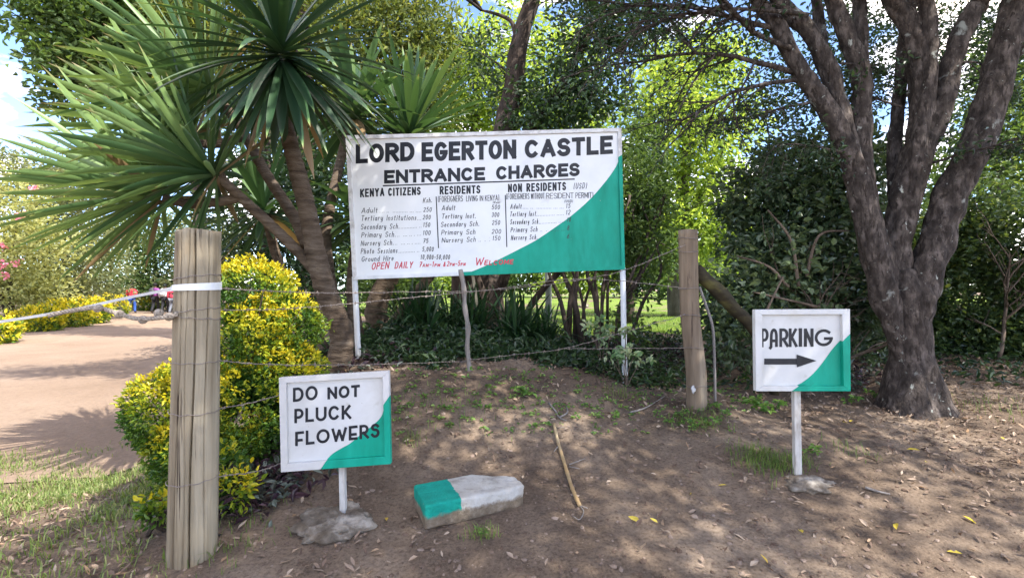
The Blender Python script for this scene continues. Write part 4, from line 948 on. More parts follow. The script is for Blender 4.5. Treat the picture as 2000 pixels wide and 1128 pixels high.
crown(P(552, 125, 3.8), (.0, -.30, 1), 116, (.80, 1.08), .074, yuc, .18, t1=150, sag=.16, power=.66)  # dark leaf tone: this crown's shade is put into its colour
crown(P(424, 345, 3.98), (-.85, -.22, .45), 90, (.75, 1.1), .058, yuc, .62, t1=104, sag=.07)  # left crowns from here: raised leaf tone stands in for sunlight on them
crown(P(418, 178, 4.4), (-.8, -.2, .5), 100, (.8, 1.15), .058, yuc, .75, t1=105, sag=.06)
crown(P(322, 388, 4.25), (-.9, -.05, .38), 94, (.85, 1.25), .056, yuc, .85, t1=90, sag=.06)
crown(P(362, 268, 4.5), (-.85, -.1, .5), 90, (.8, 1.15), .056, yuc, .9, t1=104, sag=.06)
ystem([P(470, 385, 4.2), P(420, 395, 4.22), P(370, 398, 4.25), P(322, 388, 4.25)], .04, .035, par=yuc, seed=14)
ystem([P(480, 265, 4.7), P(430, 280, 4.6), P(390, 280, 4.52), P(362, 268, 4.5)], .04, .035, par=yuc, seed=15)
m_root = m_tan
mb = MB()
for k in range(14):
    p0 = P(556 + rng.uniform(-8, 8), 118, 3.93); mb.add(*limb([p0, p0 + rng.normal(0, .03, 3) + [0, 0, -.05], p0 + rng.normal(0, .05, 3) + [.02, 0, -.13]], .004, .0015, 5, 0))
mb.build("dry_flower_stalk", m_tan, yuc)

yb2 = onG(760, 6.2)
yuc2 = thing("yucca", "yucca standing behind the large board with crowns rising above its top edge", "yucca", yb2)
ystem([yb2 - [0, 0, .1], P(735, 600, 6.1), P(790, 480, 6.1), P(815, 360, 6.3), P(815, 265, 6.5)], .15, .06, par=yuc2, seed=7)
ystem([P(712, 700, 5.7), P(760, 640, 5.8), P(815, 570, 5.9), P(850, 520, 6.0), P(865, 440, 6.1)], .065, .05, par=yuc2, seed=8)
ystem([P(705, 690, 5.5), P(690, 600, 5.6), P(690, 520, 5.8), P(705, 440, 6.0)], .075, .05, par=yuc2, seed=9)
ystem([P(680, 690, 5.4), P(655, 600, 5.5), P(640, 520, 5.5), P(640, 430, 5.8), P(680, 250, 6.3)], .08, .05, par=yuc2, seed=12)
crown(P(800, 275, 6.5), (.1, -.1, 1), 84, (1.1, 1.45), .092, yuc2, .42, t0=6, t1=100, sag=.1)
crown(P(690, 235, 6.3), (-.1, .1, 1), 60, (.9, 1.25), .11, yuc2, .35, t1=125, sag=.14)
crown(P(705, 435, 6.0), (-.2, -.1, 1), 44, (.7, .98), .11, yuc2, .45, t0=30, t1=120, sag=.16)
crown(P(865, 430, 6.5), (.2, 0, 1), 50, (.8, 1.1), .10, yuc2, .35, t0=20, t1=135, sag=.16)
crown(P(520, 420, 5.6), (-.3, -.1, 1), 60, (.8, 1.1), .075, yuc2, .3, t0=20, t1=125, sag=.14)
ystem([P(640, 690, 5.5), P(580, 600, 5.6), P(540, 500, 5.6), P(520, 420, 5.6)], .06, .045, par=yuc2, seed=13)

# --- golden shrubs by the gate post
def golden(name, label, lobes, n, group, seed, L=.042, base=None, stems=6, yb=0.0):
    rng = np.random.default_rng(seed); c0 = np.mean([l[0] for l in lobes], 0)
    b0 = np.array([c0[0], c0[1], Hs(c0[0], c0[1])]); t = thing(name, label, "shrub", b0, group)
    mb = MB()
    for k in range(stems):
        c, r, _ = lobes[k % len(lobes)]; tg = c + rng.normal(0, .3, 3) * np.array(r)
        mb.add(*limb([b0 + rng.normal(0, .08, 3) * [1, 1, 0] - [0, 0, .05], (b0 + tg) / 2 + rng.normal(0, .05, 3), tg], .018, .005, 6, .1, steps=4))
    mb.build("branches", m_bark, t)
    mb = MB()
    wt = np.array([l[2] * (l[1][0] * l[1][1] * l[1][2]) ** (2 / 3) for l in lobes]); wt /= wt.sum()
    for i, (c, r, w) in enumerate(lobes):
        k = int(n * wt[i] / 8); d = rng.normal(0, 1, (k, 3)); d /= np.linalg.norm(d, axis=1)[:, None]
        bump_ = fbm(d * 2.6 + seed + i * 3, 3); rad = (.62 + .38 * rng.uniform(0, 1, k) ** .45) * (1 + .13 * bump_)
        tw = c + d * np.asarray(r) * rad[:, None]
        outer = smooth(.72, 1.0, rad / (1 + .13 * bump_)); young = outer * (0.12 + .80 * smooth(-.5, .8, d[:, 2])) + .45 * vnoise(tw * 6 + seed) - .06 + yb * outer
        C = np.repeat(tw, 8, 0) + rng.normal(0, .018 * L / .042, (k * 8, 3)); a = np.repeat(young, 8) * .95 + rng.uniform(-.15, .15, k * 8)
        V, F, A = leaves(C, L, .46, rng, a, up=.5, droop=.05, fold=.1, dirs=np.repeat(d, 8, 0) * .9 + [0, 0, .35]); mb.add(V, F, 0, A)
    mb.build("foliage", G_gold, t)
    return t
GG = "golden leaved shrubs by the gate post"
golden("golden_shrub", "tall rounded golden green shrub just right of and behind the gate post",
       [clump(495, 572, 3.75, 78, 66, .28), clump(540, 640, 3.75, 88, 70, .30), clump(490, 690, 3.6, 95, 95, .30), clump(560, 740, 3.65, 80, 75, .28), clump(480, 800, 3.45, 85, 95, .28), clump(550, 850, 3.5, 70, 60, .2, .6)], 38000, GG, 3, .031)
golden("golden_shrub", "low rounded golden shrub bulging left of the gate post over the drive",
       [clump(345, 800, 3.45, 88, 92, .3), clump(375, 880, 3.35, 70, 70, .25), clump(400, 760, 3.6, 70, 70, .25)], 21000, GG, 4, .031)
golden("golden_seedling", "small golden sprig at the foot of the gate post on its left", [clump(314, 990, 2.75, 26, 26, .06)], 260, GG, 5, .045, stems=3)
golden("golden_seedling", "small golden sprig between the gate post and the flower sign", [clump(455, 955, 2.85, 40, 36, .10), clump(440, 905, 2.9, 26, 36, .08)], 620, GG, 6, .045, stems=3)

# --- strap-leaved clumps under the board
rng = np.random.default_rng(31)
for (px, py, d, n, L, lab) in ((830, 672, 5.7, 190, .75, "dark strap leaved clump at the left under the large board"), (905, 655, 6.0, 210, .8, "dark strap leaved clump behind the crooked stick"),
        (985, 650, 6.1, 220, .85, "dark strap leaved clump in the middle under the green half of the board"), (1060, 655, 6.2, 180, .75, "dark strap leaved clump nearest the right leg of the large board")):
    b0 = onG(px, d); t = thing("strap_leaved_clump", lab, "plant", b0, "strap leaved clumps under the board"); mb = MB()
    for k in range(6):
        blade_set(mb, b0 + np.array([rng.normal(0, .16), rng.normal(0, .14), -.02]), (rng.normal(0, .15), rng.normal(0, .15) - .1, 1), n // 6, (L * .75, L * 1.15), .034, rng, t0=4, t1=72, sag=.62, a0=.35, segs=8, fold=.25, power=.9)
    mb.build("leaves", G_strap, t, smooth=True)

# --- multi-stemmed bush behind the right leg of the board
rng = np.random.default_rng(41)
tips = []; bb = onG(1150, 6.3); bush = thing("thicket_bush", "leafy bush with a fan of thin dark stems behind the right leg of the board", "bush", bb); mb = MB()
for k in range(15):
    x0 = 1110 + k * 7.5; tx = x0 + rng.uniform(-70, 50) + (k - 6) * 4
    mb.add(*limb([onG(x0, 6.3 + rng.uniform(-.2, .3)) - [0, 0, .05], P((x0 + tx) / 2 + rng.uniform(-8, 8), 590, 6.3), P(tx, 520, 6.35), P(tx + rng.uniform(-60, 60), 380, 6.5)], rng.uniform(.016, .045), .01, 8, .12, k))
mb.add(*limb([onG(1205, 6.1), P(1210, 600, 6.1), P(1250, 540, 6.2), P(1290, 470, 6.3)], .03, .01, 8))
mb.build("stems", m_bark, bush, smooth=True)
mb = MB(); cloud(mb, [clump(1240, 470, 6.6, 60, 90, .5), clump(1260, 380, 6.9, 55, 90, .5), clump(1150, 430, 6.8, 120, 90, .5), clump(1262, 560, 6.4, 30, 40, .3, .16), clump(1235, 590, 6.0, 25, 30, .25, .16), clump(1235, 640, 5.8, 40, 36, .25, .3)], 6500, .085, .42, rng, per=9, sig=.12)
mb.build("foliage", G_mid, bush)

# --- white-edged shrublet by the right leg
rng = np.random.default_rng(43)
m_var = leafmat("cream_edged_leaves", [(.06, .15, .05), (.18, .30, .13), (.55, .58, .40)], .5, .3)
for (lst, d, lab) in (([(1158, 640), (1172, 632), (1180, 660), (1190, 648)], 5.3, "pale edged leafy sprig standing under the board left of its right leg"), ([(1205, 697), (1238, 695), (1260, 692), (1222, 640), (1230, 690), (1190, 690)], 4.75, "pale edged leafy sprig round the foot of the right board leg")):
    b0 = onG(np.mean([l[0] for l in lst]), d); t = thing("variegated_sprig", lab, "plant", b0, "pale edged sprigs"); mb = MB()
    for x, y in lst: mb.add(*limb([b0, (b0 + P(x, y, d)) / 2 + rng.normal(0, .02, 3), P(x, y, d)], .006, .003, 5, 0))
    mb.build("stem", m_tan, t); mb = MB(); cloud(mb, [(P(x, y, d), (.075, .07, .07), 1) for x, y in lst], 130, .068, .5, rng, per=6, sig=.035, bias=.1); mb.build("foliage", m_var, t)

# --- trees beyond the fence
TG = "trees beyond the fence"
def col(px, d): return onG(px, d)
tree("broadleaf_tree", "dark glossy broadleaf tree rising top left against the clouds", col(392, 15), [([col(392, 15), P(388, 380, 15), P(330, 230, 15), P(250, 80, 15), P(200, -80, 15)], .2, .06)],
     [clump(120, 60, 15, 62, 76, 1.2), clump(215, 40, 15, 100, 90, 1.6), clump(150, 150, 15, 75, 60, 1.2), clump(250, 140, 15, 90, 70, 1.5), clump(105, 205, 15, 30, 22, .6, .5), clump(300, 60, 15.5, 90, 100, 1.6), clump(170, -40, 15, 120, 70, 1.6), clump(320, 190, 15.5, 60, 60, 1.2)],
     12000, .24, .5, G_mid, m_bark, group=TG, seed=51, per=9, sig=.24)
tree("conifer", "tall feathery yellow green conifer behind the yuccas", col(560, 14), [([col(600, 14), P(600, 300, 14), P(590, 0, 14), P(590, -300, 14)], .3, .1), ([col(830, 14.5), P(822, 300, 14.5), P(815, 100, 14.5), P(810, -200, 14.5)], .13, .06)],
     [clump(370, 40, 14, 70, 100, 1.4), clump(450, 130, 14.5, 90, 120, 1.4), clump(500, 10, 14, 110, 110, 1.5), clump(620, 60, 14.5, 90, 160, 1.5), clump(710, 60, 14, 80, 110, 1.4), clump(790, 60, 14, 80, 110, 1.5), clump(850, 80, 14, 55, 90, 1.2), clump(740, 190, 14.5, 90, 90, 1.4), clump(840, 210, 14.5, 70, 80, 1.2), clump(600, 250, 15, 120, 120, 1.5)],
     26000, .20, .22, G_con, m_bark, group=TG, seed=52, per=16, sig=.26, up=.1)
tree("evergreen_tree", "dense dark evergreen behind the yucca stems", col(500, 11), [([col(520, 11), P(520, 450, 11), P(520, 250, 11)], .2, .08)],
     [clump(470, 470, 11, 60, 80, 1), clump(560, 430, 11, 80, 120, 1.2), clump(640, 470, 11, 70, 120, 1.1), clump(520, 330, 11.5, 100, 100, 1.2), clump(640, 330, 11.5, 80, 100, 1.2), clump(420, 560, 12, 50, 60, .8, .8), clump(700, 480, 11.5, 60, 100, 1), clump(590, 560, 10.5, 100, 60, .9)],
     12000, .14, .45, G_dark, m_bark, group=TG, seed=53, sig=.18)
tree("leaning_tree", "tree with a dark leaning trunk rising above the middle of the large board", col(985, 9.5), [([col(962, 9.5), P(950, 480, 9.5), P(975, 300, 9.5), P(1000, 180, 9.5), P(1015, 80, 9.5), P(1042, -10, 9.5), P(1075, -160, 9.5)], .24, .11), ([P(1000, 300, 9.5), P(1050, 235, 9.4), P(1110, 150, 9.2), P(1135, 90, 9.2), P(1190, 0, 9.2)], .12, .05), ([P(1012, 90, 9.5), P(1000, 45, 9.6), P(975, 30, 9.7), P(940, 20, 9.8)], .05, .02)],
     [clump(1100, 190, 9.2, 80, 60, .8), clump(1060, 240, 9.2, 90, 40, .8), clump(1160, 100, 9, 90, 90, .9), clump(1230, 40, 8.8, 80, 60, .9), clump(1180, 200, 9, 60, 40, .7, .8), clump(1010, 180, 9.8, 50, 60, .7, .5), clump(950, 120, 10, 50, 90, .8, .4), clump(1150, -60, 9, 120, 70, 1)] + [(np.array(c_, float), (1.1, .8, .6), 1.1) for c_ in ((-3.6, 5.7, 8.4), (-2.2, 5.9, 8.7), (-.9, 5.4, 8.4), (.3, 6.2, 8.6), (-2.0, 7.0, 9.0), (-.4, 7.3, 9.0))],  # trailing clumps are unseen, added overhead to cast leaf shade on the drive
     15000, .13, .42, G_dark, m_bark, group=TG, seed=54, per=9, sig=.17)
tree("sunlit_tree", "sunlit yellow green tree filling the gap above the board's top edge", col(940, 16), [([col(925, 16), P(920, 400, 16), P(930, 200, 16), P(950, 60, 16)], .18, .08)],
     [clump(930, 140, 16, 80, 110, 1.5), clump(990, 210, 16, 90, 80, 1.4), clump(1090, 140, 17, 90, 100, 1.5), clump(1010, 60, 16.5, 60, 70, 1.2, .4), clump(890, 230, 16, 60, 50, 1.2), clump(1120, 240, 17, 90, 50, 1.2)],
     10000, .19, .42, G_bright, m_barkg, group=TG, seed=55, per=9, sig=.24)
tree("round_headed_tree", "bright green leafy tree standing on the lawn between board and parking sign", col(1345, 14), [([col(1325, 14), P(1322, 540, 14), P(1330, 420, 14), P(1345, 260, 14), P(1360, 150, 14)], .28, .08), ([P(1326, 470, 14), P(1370, 380, 14), P(1410, 300, 14)], .12, .04)],
     [clump(1290, 200, 14, 80, 70, 1.2), clump(1370, 130, 14.5, 90, 80, 1.3), clump(1350, 260, 13.6, 110, 80, 1.4), clump(1270, 330, 14, 60, 80, 1.1), clump(1390, 360, 13.8, 90, 80, 1.3), clump(1310, 430, 13.6, 80, 70, 1.1), clump(1410, 450, 13.8, 70, 60, 1.1), clump(1430, 240, 14.5, 60, 70, 1.2, .6), clump(1300, 110, 15, 60, 50, 1, .6), clump(1400, 520, 14.5, 50, 30, .8, .5), clump(1260, 470, 14, 50, 60, .9)],
     13500, .17, .45, G_bright, m_barkg, group=TG, seed=56, per=9, sig=.22)
tree("shade_tree", "mid green tree seen between the stems of the tangled shrub and the large board", col(1240, 11), [([col(1228, 11), P(1232, 450, 11), P(1240, 330, 11)], .12, .05)],
     [clump(1250, 290, 11, 50, 60, .8), clump(1240, 400, 11, 50, 70, .8), clump(1300, 500, 11.5, 45, 50, .7, .6), clump(1170, 500, 11, 90, 60, .8)], 4500, .14, .42, G_mid, m_bark, group=TG, seed=57, sig=.16)
tree("hazy_tree", "pale green tree in the distance right of the forked tree's stems", col(1960, 15), [([col(1950, 15), P(1950, 350, 15), P(1940, 200, 15)], .2, .08)],
     [clump(1960, 200, 15, 70, 90, 1.5), clump(1930, 300, 15, 80, 70, 1.4), clump(1990, 110, 15, 60, 80, 1.4, .7), clump(1860, 360, 15, 60, 60, 1.3, .7), clump(2020, 320, 15, 80, 110, 1.4)], 7000, .2, .45, G_mid, m_barkg, group=TG, seed=58, sig=.24, bias=.25)
# trunks and shrubs under the board
tree("shade_tree", "thick dark trunk seen under the board behind the crooked stick", col(915, 8), [([col(915, 8), P(905, 590, 8), P(900, 520, 8), P(890, 380, 8)], .19, .13)],
     [clump(880, 330, 8.4, 70, 50, .7), clump(980, 360, 8.5, 80, 60, .7), clump(900, 420, 8.6, 90, 50, .7)], 2600, .12, .42, G_dark, m_bark, group=TG, seed=59)
tree("slender_tree", "slender pale trunk standing on the lawn under the board", col(1070, 13), [([col(1071, 13), P(1071, 560, 13), P(1068, 480, 13), P(1075, 400, 13)], .085, .06)],
     [clump(1070, 350, 13, 60, 50, .8)], 1200, .16, .42, G_mid, bark("pale_bark", [(.16, .15, .13), (.30, .285, .26), (.42, .40, .37)]), group=TG, seed=60)
tree("forked_bush", "bush with two thick slanting stems under the middle of the board", col(980, 7.6), [([col(962, 7.6), P(965, 590, 7.6), P(985, 540, 7.6), P(1000, 480, 7.6)], .11, .07), ([col(1010, 7.6), P(1035, 600, 7.6), P(1065, 560, 7.6), P(1100, 520, 7.6), P(1130, 460, 7.6)], .05, .04), ([col(950, 7.6), P(945, 580, 7.6), P(930, 530, 7.6), P(925, 470, 7.6)], .05, .04)],
     [clump(1010, 470, 7.8, 70, 40, .5), clump(1090, 470, 7.8, 60, 40, .5), clump(930, 460, 7.8, 50, 40, .5)], 2200, .11, .4, G_dark, m_bark, cat="bush", seed=61)
tree("leafy_bush", "small leafy bush between the yucca stems and the lawn", col(770, 8.5), [([col(772, 8.5), P(772, 600, 8.5), P(775, 540, 8.5)], .04, .02)],
     [clump(790, 560, 8.5, 40, 50, .5), clump(750, 590, 8.3, 36, 50, .5), clump(800, 620, 8.2, 40, 30, .4), clump(730, 530, 8.8, 50, 50, .5)], 2600, .10, .42, G_mid, m_bark, cat="bush", seed=62)
# far edge of the lawn
rng = np.random.default_rng(71)
for k, (px, d, w, h, mt, lab) in enumerate(((760, 42, 90, 75, G_mid, "far rounded tree at the lawn's edge seen beside the yucca stems"), (880, 46, 90, 90, G_bright, "far light green tree at the lawn's edge left of the slender trunk"),
        (1000, 48, 90, 80, G_mid, "far dark tree at the lawn's edge under the board's middle"), (1120, 44, 80, 90, G_bright, "far light green tree at the lawn's edge right of the slender trunk"),
        (1240, 46, 80, 100, G_dark, "far dark tree at the lawn's edge beside the right board leg"), (1330, 40, 60, 60, G_mid, "far low tree at the lawn's edge beside the brown fence post"),
        (1420, 46, 80, 110, G_mid, "far tree at the lawn's edge right of the brown fence post"), (1540, 44, 90, 110, G_dark, "far dark tree beyond the tangled shrub"), (1680, 44, 90, 120, G_mid, "far tree beyond the parking sign and the forked tree"), (1840, 44, 110, 140, G_dark, "far dark tree beyond the clipped hedge"))):
    b0 = col(px, d); 
    tree("distant_tree", lab, b0, [([b0, P(px, 552, d), P(px + 8, 500, d)], .35, .15)], [clump(px - w * .35, 545 - h * .3, d, w * .6, h * .55, 3), clump(px + w * .4, 545 - h * .35, d, w * .6, h * .6, 3), clump(px, 545 - h * .75, d, w * .6, h * .5, 3), clump(px + w * .1, 554, d - 2, w * .9, 16, 2, 2.0)], 4200, .42, .5, mt, m_bark, group="trees along the far edge of the lawn", seed=80 + k, sig=.4, lr=.1)
for (x, y, r, lab) in ((1412, 568, .30, "grey stone standing on the far lawn right of the brown fence post"), (1140, 572, .22, "pale flat stone on the far lawn under the board")):
    d = 20; g_ = onG(x, d); mb = MB(); mb.add(*lump(g_ + [0, 0, r * .5], (r, r * .7, r * (1.1 if r > .25 else .35)), x, .3, 16)); tag(mb.build("lawn_stone", m_conc, loc=g_, smooth=True), lab, "stone")

# --- left side: bushes and golden hedges along the drive
LG = "bushes along the far side of the drive"
def gl(px, d): return onG(px, d)
for k, (px, d, cls, mt, lab, n, L) in enumerate((
    (20, 21, [(10, 400, 70, 90), (60, 480, 70, 70), (-30, 500, 60, 80), (20, 560, 80, 50), (-130, 480, 80, 80), (-240, 510, 80, 70), (-350, 490, 80, 90), (-150, 560, 90, 40), (-300, 560, 90, 40)], G_lime, "light green flowering bush at the left edge of the drive", 13000, .20),
    (120, 25, [(110, 440, 70, 60), (160, 500, 80, 60), (90, 530, 70, 60), (140, 380, 50, 50)], G_olive, "olive bush beyond the drive left of the red jacket", 8000, .20),
    (215, 40, [(200, 500, 70, 60), (240, 530, 60, 50), (260, 470, 60, 50), (190, 440, 50, 50)], G_lime, "yellow green bush right behind the walkers in the drive", 8000, .2),
    (300, 36, [(290, 520, 60, 50), (330, 490, 60, 70), (280, 450, 60, 50), (350, 560, 50, 30)], G_mid, "dark green bush closing the far end of the drive", 7000, .24),
    (400, 34, [(400, 520, 70, 70), (440, 470, 70, 70), (380, 460, 50, 50)], G_olive, "olive bush behind the head of the gate post", 6000, .24),
    (60, 34, [(40, 360, 70, 60), (120, 340, 60, 50), (-20, 330, 60, 60), (190, 370, 60, 50), (-130, 350, 80, 60), (-260, 370, 80, 60)], G_olive, "tall hazy tree line bush far back at the left", 6000, .30))):
    b0 = gl(px, d); tree("drive_bush", lab, b0, [([b0, P(px, 560, d), P(px + 5, 470, d)], .15, .06), ([b0, P(px - 25, 550, d), P(px - 35, 480, d)], .1, .04)], [clump(x, y, d, rx, ry, 1.8) for x, y, rx, ry in cls] + [clump(px - 30, 560, d, 70, 30, 1.5, .8), clump(px + 40, 565, d, 70, 28, 1.5, .8)], int(n * 1.3), L, .45, mt, m_bark, cat="bush", group=LG, seed=90 + k, sig=.3, per=10)
m_pink = leafmat("pink_blossom", [(.55, .12, .22), (.7, .25, .35), (.75, .4, .5)], .6, .3)
bo = bpy.data.objects["drive_bush"]; rng = np.random.default_rng(9); mb = MB()
for (x, y) in ((5, 518), (8, 538), (40, 420), (65, 370), (2, 480), (30, 515)):
    C = P(x, y, 19.2) + rng.normal(0, .07, (16, 3)); V, F, A = leaves(C, .13, .8, rng, rng.uniform(0, 1, 16)); mb.add(V, F, 0, A)
mb.build("blossoms", m_pink, bo)
HG = "golden hedge mounds along the drive"
for k, (px, d, rx, ry, lab) in enumerate(((-25, 14.5, 45, 30, "golden hedge mound cut by the left edge of the picture"), (75, 19, 38, 26, "golden hedge mound at the left end of the row along the drive"), (125, 21, 44, 29, "broad golden hedge mound left of the red jacket"), (168, 23, 38, 27, "golden hedge mound close left of the red jacket"),
        (212, 29, 34, 23, "golden hedge mound just behind the red jacket's left side"), (285, 36, 24, 18, "golden hedge mound between the red and the purple tops"), (330, 38, 24, 20, "golden hedge mound at the far end against the gate post"))):
    b0 = gl(px, d); c = np.array([b0[0], d, b0[2] + ry / 1000 * d * .85]); w = rx / 1000 * d * 1.15
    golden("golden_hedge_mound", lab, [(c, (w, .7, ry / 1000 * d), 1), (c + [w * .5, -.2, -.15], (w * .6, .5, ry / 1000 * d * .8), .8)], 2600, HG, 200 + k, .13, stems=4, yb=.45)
# ---------------------------------------------------------------- walkers on the drive
def skin(name, verts, edges, rad, mat, parent, lv=1):
    org = ORG[parent.name]; me = bpy.data.meshes.new(name); me.from_pydata([tuple(v) for v in verts], edges, []); me.update()
    o = bpy.data.objects.new(name, me); COL.objects.link(o)
    sk = o.modifiers.new("skin", 'SKIN'); sk.use_smooth_shade = True
    for i, r in enumerate(rad):
        rr = r if isinstance(r, tuple) else (r, r); me.skin_vertices[0].data[i].radius = rr; me.skin_vertices[0].data[i].use_root = (i == 0)
    s = o.modifiers.new("sub", 'SUBSURF'); s.levels = lv; s.render_levels = lv
    bpy.context.view_layer.update()
    m2 = bpy.data.meshes.new_from_object(o.evaluated_get(bpy.context.evaluated_depsgraph_get()))
    o.modifiers.clear(); o.data = m2; m2.materials.clear(); m2.materials.append(mat); o.parent = parent
    for p in m2.polygons: p.use_smooth = True
    ORG[o.name] = org; return o
m_skin = flat("dark_skin", (.085, .045, .028), .5); m_hair = flat("black_hair", (.012, .010, .010), .8)
def person(label, px, d, ht, top, legs, stride, armb, hd=0.0, shoe=(.05, .045, .04), topname="jacket"):
    g = onG(px, d); t = thing("person", label, "person", g); k = ht / 1.72
    def S(v): 
        v = np.array(v, float) * k; c, s_ = math.cos(hd), math.sin(hd); return (v[0] * c - v[1] * s_, v[0] * s_ + v[1] * c, v[2])
    a = stride
    J = {'pel': (0, 0, .95), 'spi': (0, -.01, 1.10), 'che': (0, 0, 1.30), 'nek': (0, .01, 1.45), 'nk2': (0, .02, 1.52), 'hed': (0, .03, 1.60), 'hd2': (0, .035, 1.66)}
    for s_, n in ((-1, 'l'), (1, 'r')):
        f = a * s_
        J['sh' + n] = (.20 * s_, 0, 1.40); J['el' + n] = (.30 * s_, -.03 - f * .35, 1.13); J['wr' + n] = (.28 * s_ * armb, .06 - f * .6 + (.10 if armb < 1 else 0), .93 + (.12 if armb < 1 else 0)); J['ha' + n] = (.27 * s_ * armb, .09 - f * .7 + (.14 if armb < 1 else 0), .86 + (.13 if armb < 1 else 0))
        J['hi' + n] = (.09 * s_, 0, .90); J['kn' + n] = (.095 * s_, .06 + f * .5, .50); J['an' + n] = (.095 * s_, f * 1.1 - .03, .09 + max(0, -f) * .15); J['to' + n] = (.10 * s_, f * 1.1 + .12, .035 + max(0, -f) * .05)
    ns = list(J); ix = {n: i for i, n in enumerate(ns)}
    E = [('pel', 'spi'), ('spi', 'che'), ('che', 'nek'), ('nek', 'nk2'), ('nk2', 'hed'), ('hed', 'hd2')]
    for n in 'lr': E += [('nek', 'sh' + n), ('sh' + n, 'el' + n), ('el' + n, 'wr' + n), ('wr' + n, 'ha' + n), ('pel', 'hi' + n), ('hi' + n, 'kn' + n), ('kn' + n, 'an' + n), ('an' + n, 'to' + n)]
    rd = {'pel': (.14, .10), 'spi': (.125, .09), 'che': (.15, .10), 'nek': .07, 'nk2': .052, 'hed': (.078, .095), 'hd2': (.07, .085), 'sh': .062, 'el': .042, 'wr': .03, 'ha': (.025, .038), 'hi': .085, 'kn': .058, 'an': .042, 'to': .038}
    R_ = lambda n: tuple(v * k for v in rd[n]) if isinstance(rd.get(n, rd.get(n[:2])), tuple) and n in rd else rd.get(n, rd.get(n[:2]))
    def build(name, keep, mat, grow, rename=None):
        ks = [n for n in ns if n in keep]; id2 = {n: i for i, n in enumerate(ks)}
        rad = []
        for n in ks:
            r = rd.get(n, rd.get(n[:2])); r = r if isinstance(r, tuple) else (r, r); rad.append(tuple((v + grow) * k for v in r))
        return skin(name, [S(J[n]) for n in ks], [(id2[a_], id2[b_]) for a_, b_ in E if a_ in id2 and b_ in id2], rad, mat, t)
    build("body", set(ns), m_skin, 0)
    build(topname, {'pel', 'spi', 'che', 'nek', 'shl', 'shr', 'ell', 'elr', 'wrl', 'wrr'}, top, .042)
    build("trousers", {'pel', 'hil', 'hir', 'knl', 'knr', 'anl', 'anr'}, legs, .024)
    ms = flat("shoe_" + legs.name, shoe)
    for n in 'lr':
        skin("shoe", [S(J['an' + n]), S(J['to' + n])], [(0, 1)], [.048 * k, .046 * k], ms, t)
    mb = MB(); v, f = lump((0, 0, 0), (.098 * k, .112 * k, .10 * k), 2, .04, 16); c = np.array(S((0, .01, 1.655))); mb.add(v + c + g, f); mb.build("hair", m_hair, t, smooth=True)
    return t, g, S
c_red = flat("red_jacket_cloth", (.62, .03, .05)); c_blue = flat("blue_trouser_cloth", (.05, .12, .45)); c_pur = flat("purple_cloth", (.22, .05, .24)); c_blk = flat("black_trouser_cloth", (.018, .018, .022))
c_wht = flat("pale_grey_cloth", (.50, .50, .52)); c_pnk = flat("crimson_cloth", (.60, .06, .10)); c_gry = flat("grey_trouser_cloth", (.16, .17, .20)); c_bag = flat("charcoal_bag_cloth", (.05, .05, .055)); c_bag2 = flat("light_bag_cloth", (.55, .55, .56))
person("person in a red jacket and blue trousers walking along the drive", 257, 32.5, 1.84, c_red, c_blue, .17, .6, .1)
_, g1, S1 = person("person in a purple top and black trousers beside another on the drive", 303, 32.2, 1.9, c_pur, c_blk, .12, 1, -.1, topname="shirt")
_, g3, S3 = person("person in a pale grey top and black trousers on the drive", 322, 32.0, 1.86, c_wht, c_blk, .15, 1, .15, topname="shirt")
person("person in a crimson top and grey trousers half hidden by the gate post", 337, 31.5, 1.74, c_pnk, c_gry, .12, 1, 0, topname="shirt")
def pack(lab, g, S, mat, dx):
    c = g + np.array(S((dx, -.19, 1.24))); t = thing("backpack", lab, "backpack", c - [0, 0, .24]); mb = MB()
    v, f = lump(c, (.17, .11, .25), 4, .08, 20, fr=1); mb.add(v, f); mb.build("bag", mat, t, smooth=True)
    mb = MB(); v, f = lump(c + [0, -.10, -.07], (.12, .05, .11), 6, .08, 14, fr=1); mb.add(v, f); mb.build("pocket", mat, t, smooth=True)
    mb = MB()
    for sx in (-.09, .09): mb.add(*limb([c + [sx, .05, .22], c + [sx, .16, .24], c + [sx, .30, .12], c + [sx, .28, -.12]], .02, .02, 6, 0))
    mb.build("strap", mat, t)
pack("charcoal backpack worn over a purple top", g1, S1, c_bag, -.06); pack("pale backpack worn over a pale grey top", g3, S3, c_bag2, -.04)

# ---------------------------------------------------------------- ground cover
rng = np.random.default_rng(101)
def ptsG(x, y): return np.c_[x, y, H(x, y)]
def litter(n, fx, seed):
    r = np.random.default_rng(seed); out = []
    while len(out) < n:
        x = r.uniform(-4.6, 7.5, n); y = 2.0 + r.uniform(0, 1, n) ** 1.3 * 5.2; p = fx(x, y); k = r.uniform(0, 1, n) < p
        out += list(np.c_[x[k], y[k]])
    return np.array(out[:n])
def dens(x, y):
    path = smooth(.9, .35, np.abs(x - .2 - .25 * (y - 2.5))) * smooth(3.9, 3.0, y)   # the trodden bare strip
    d = .10 + .75 * smooth(1.6, 3.2, x - .25 * y + .4) * smooth(2.6, 3.4, y) + .30 * smooth(3.2, 3.9, y) + .35 * smooth(.2, .7, fbm(np.c_[x * 1.6, y * 1.6, x * 0], 3))
    d = d * (1 - .75 * path) + .35 * (x < -1.9)
    return np.clip(d * ((x > xr(y) + .4) | (y < 3.9)) * ((x > -2.2) | ((y < 3.9) & (y > 2.0 + .1 * np.abs(x)))), 0.0, 1)
m_lit = leafmat("dry_fallen_leaves", [(.09, .06, .045), (.17, .115, .085), (.27, .20, .15), (.38, .30, .23), (.30, .17, .08)], .85, .05, .2)
q = litter(19000, dens, 1); r = rng.uniform(0, 1, len(q))
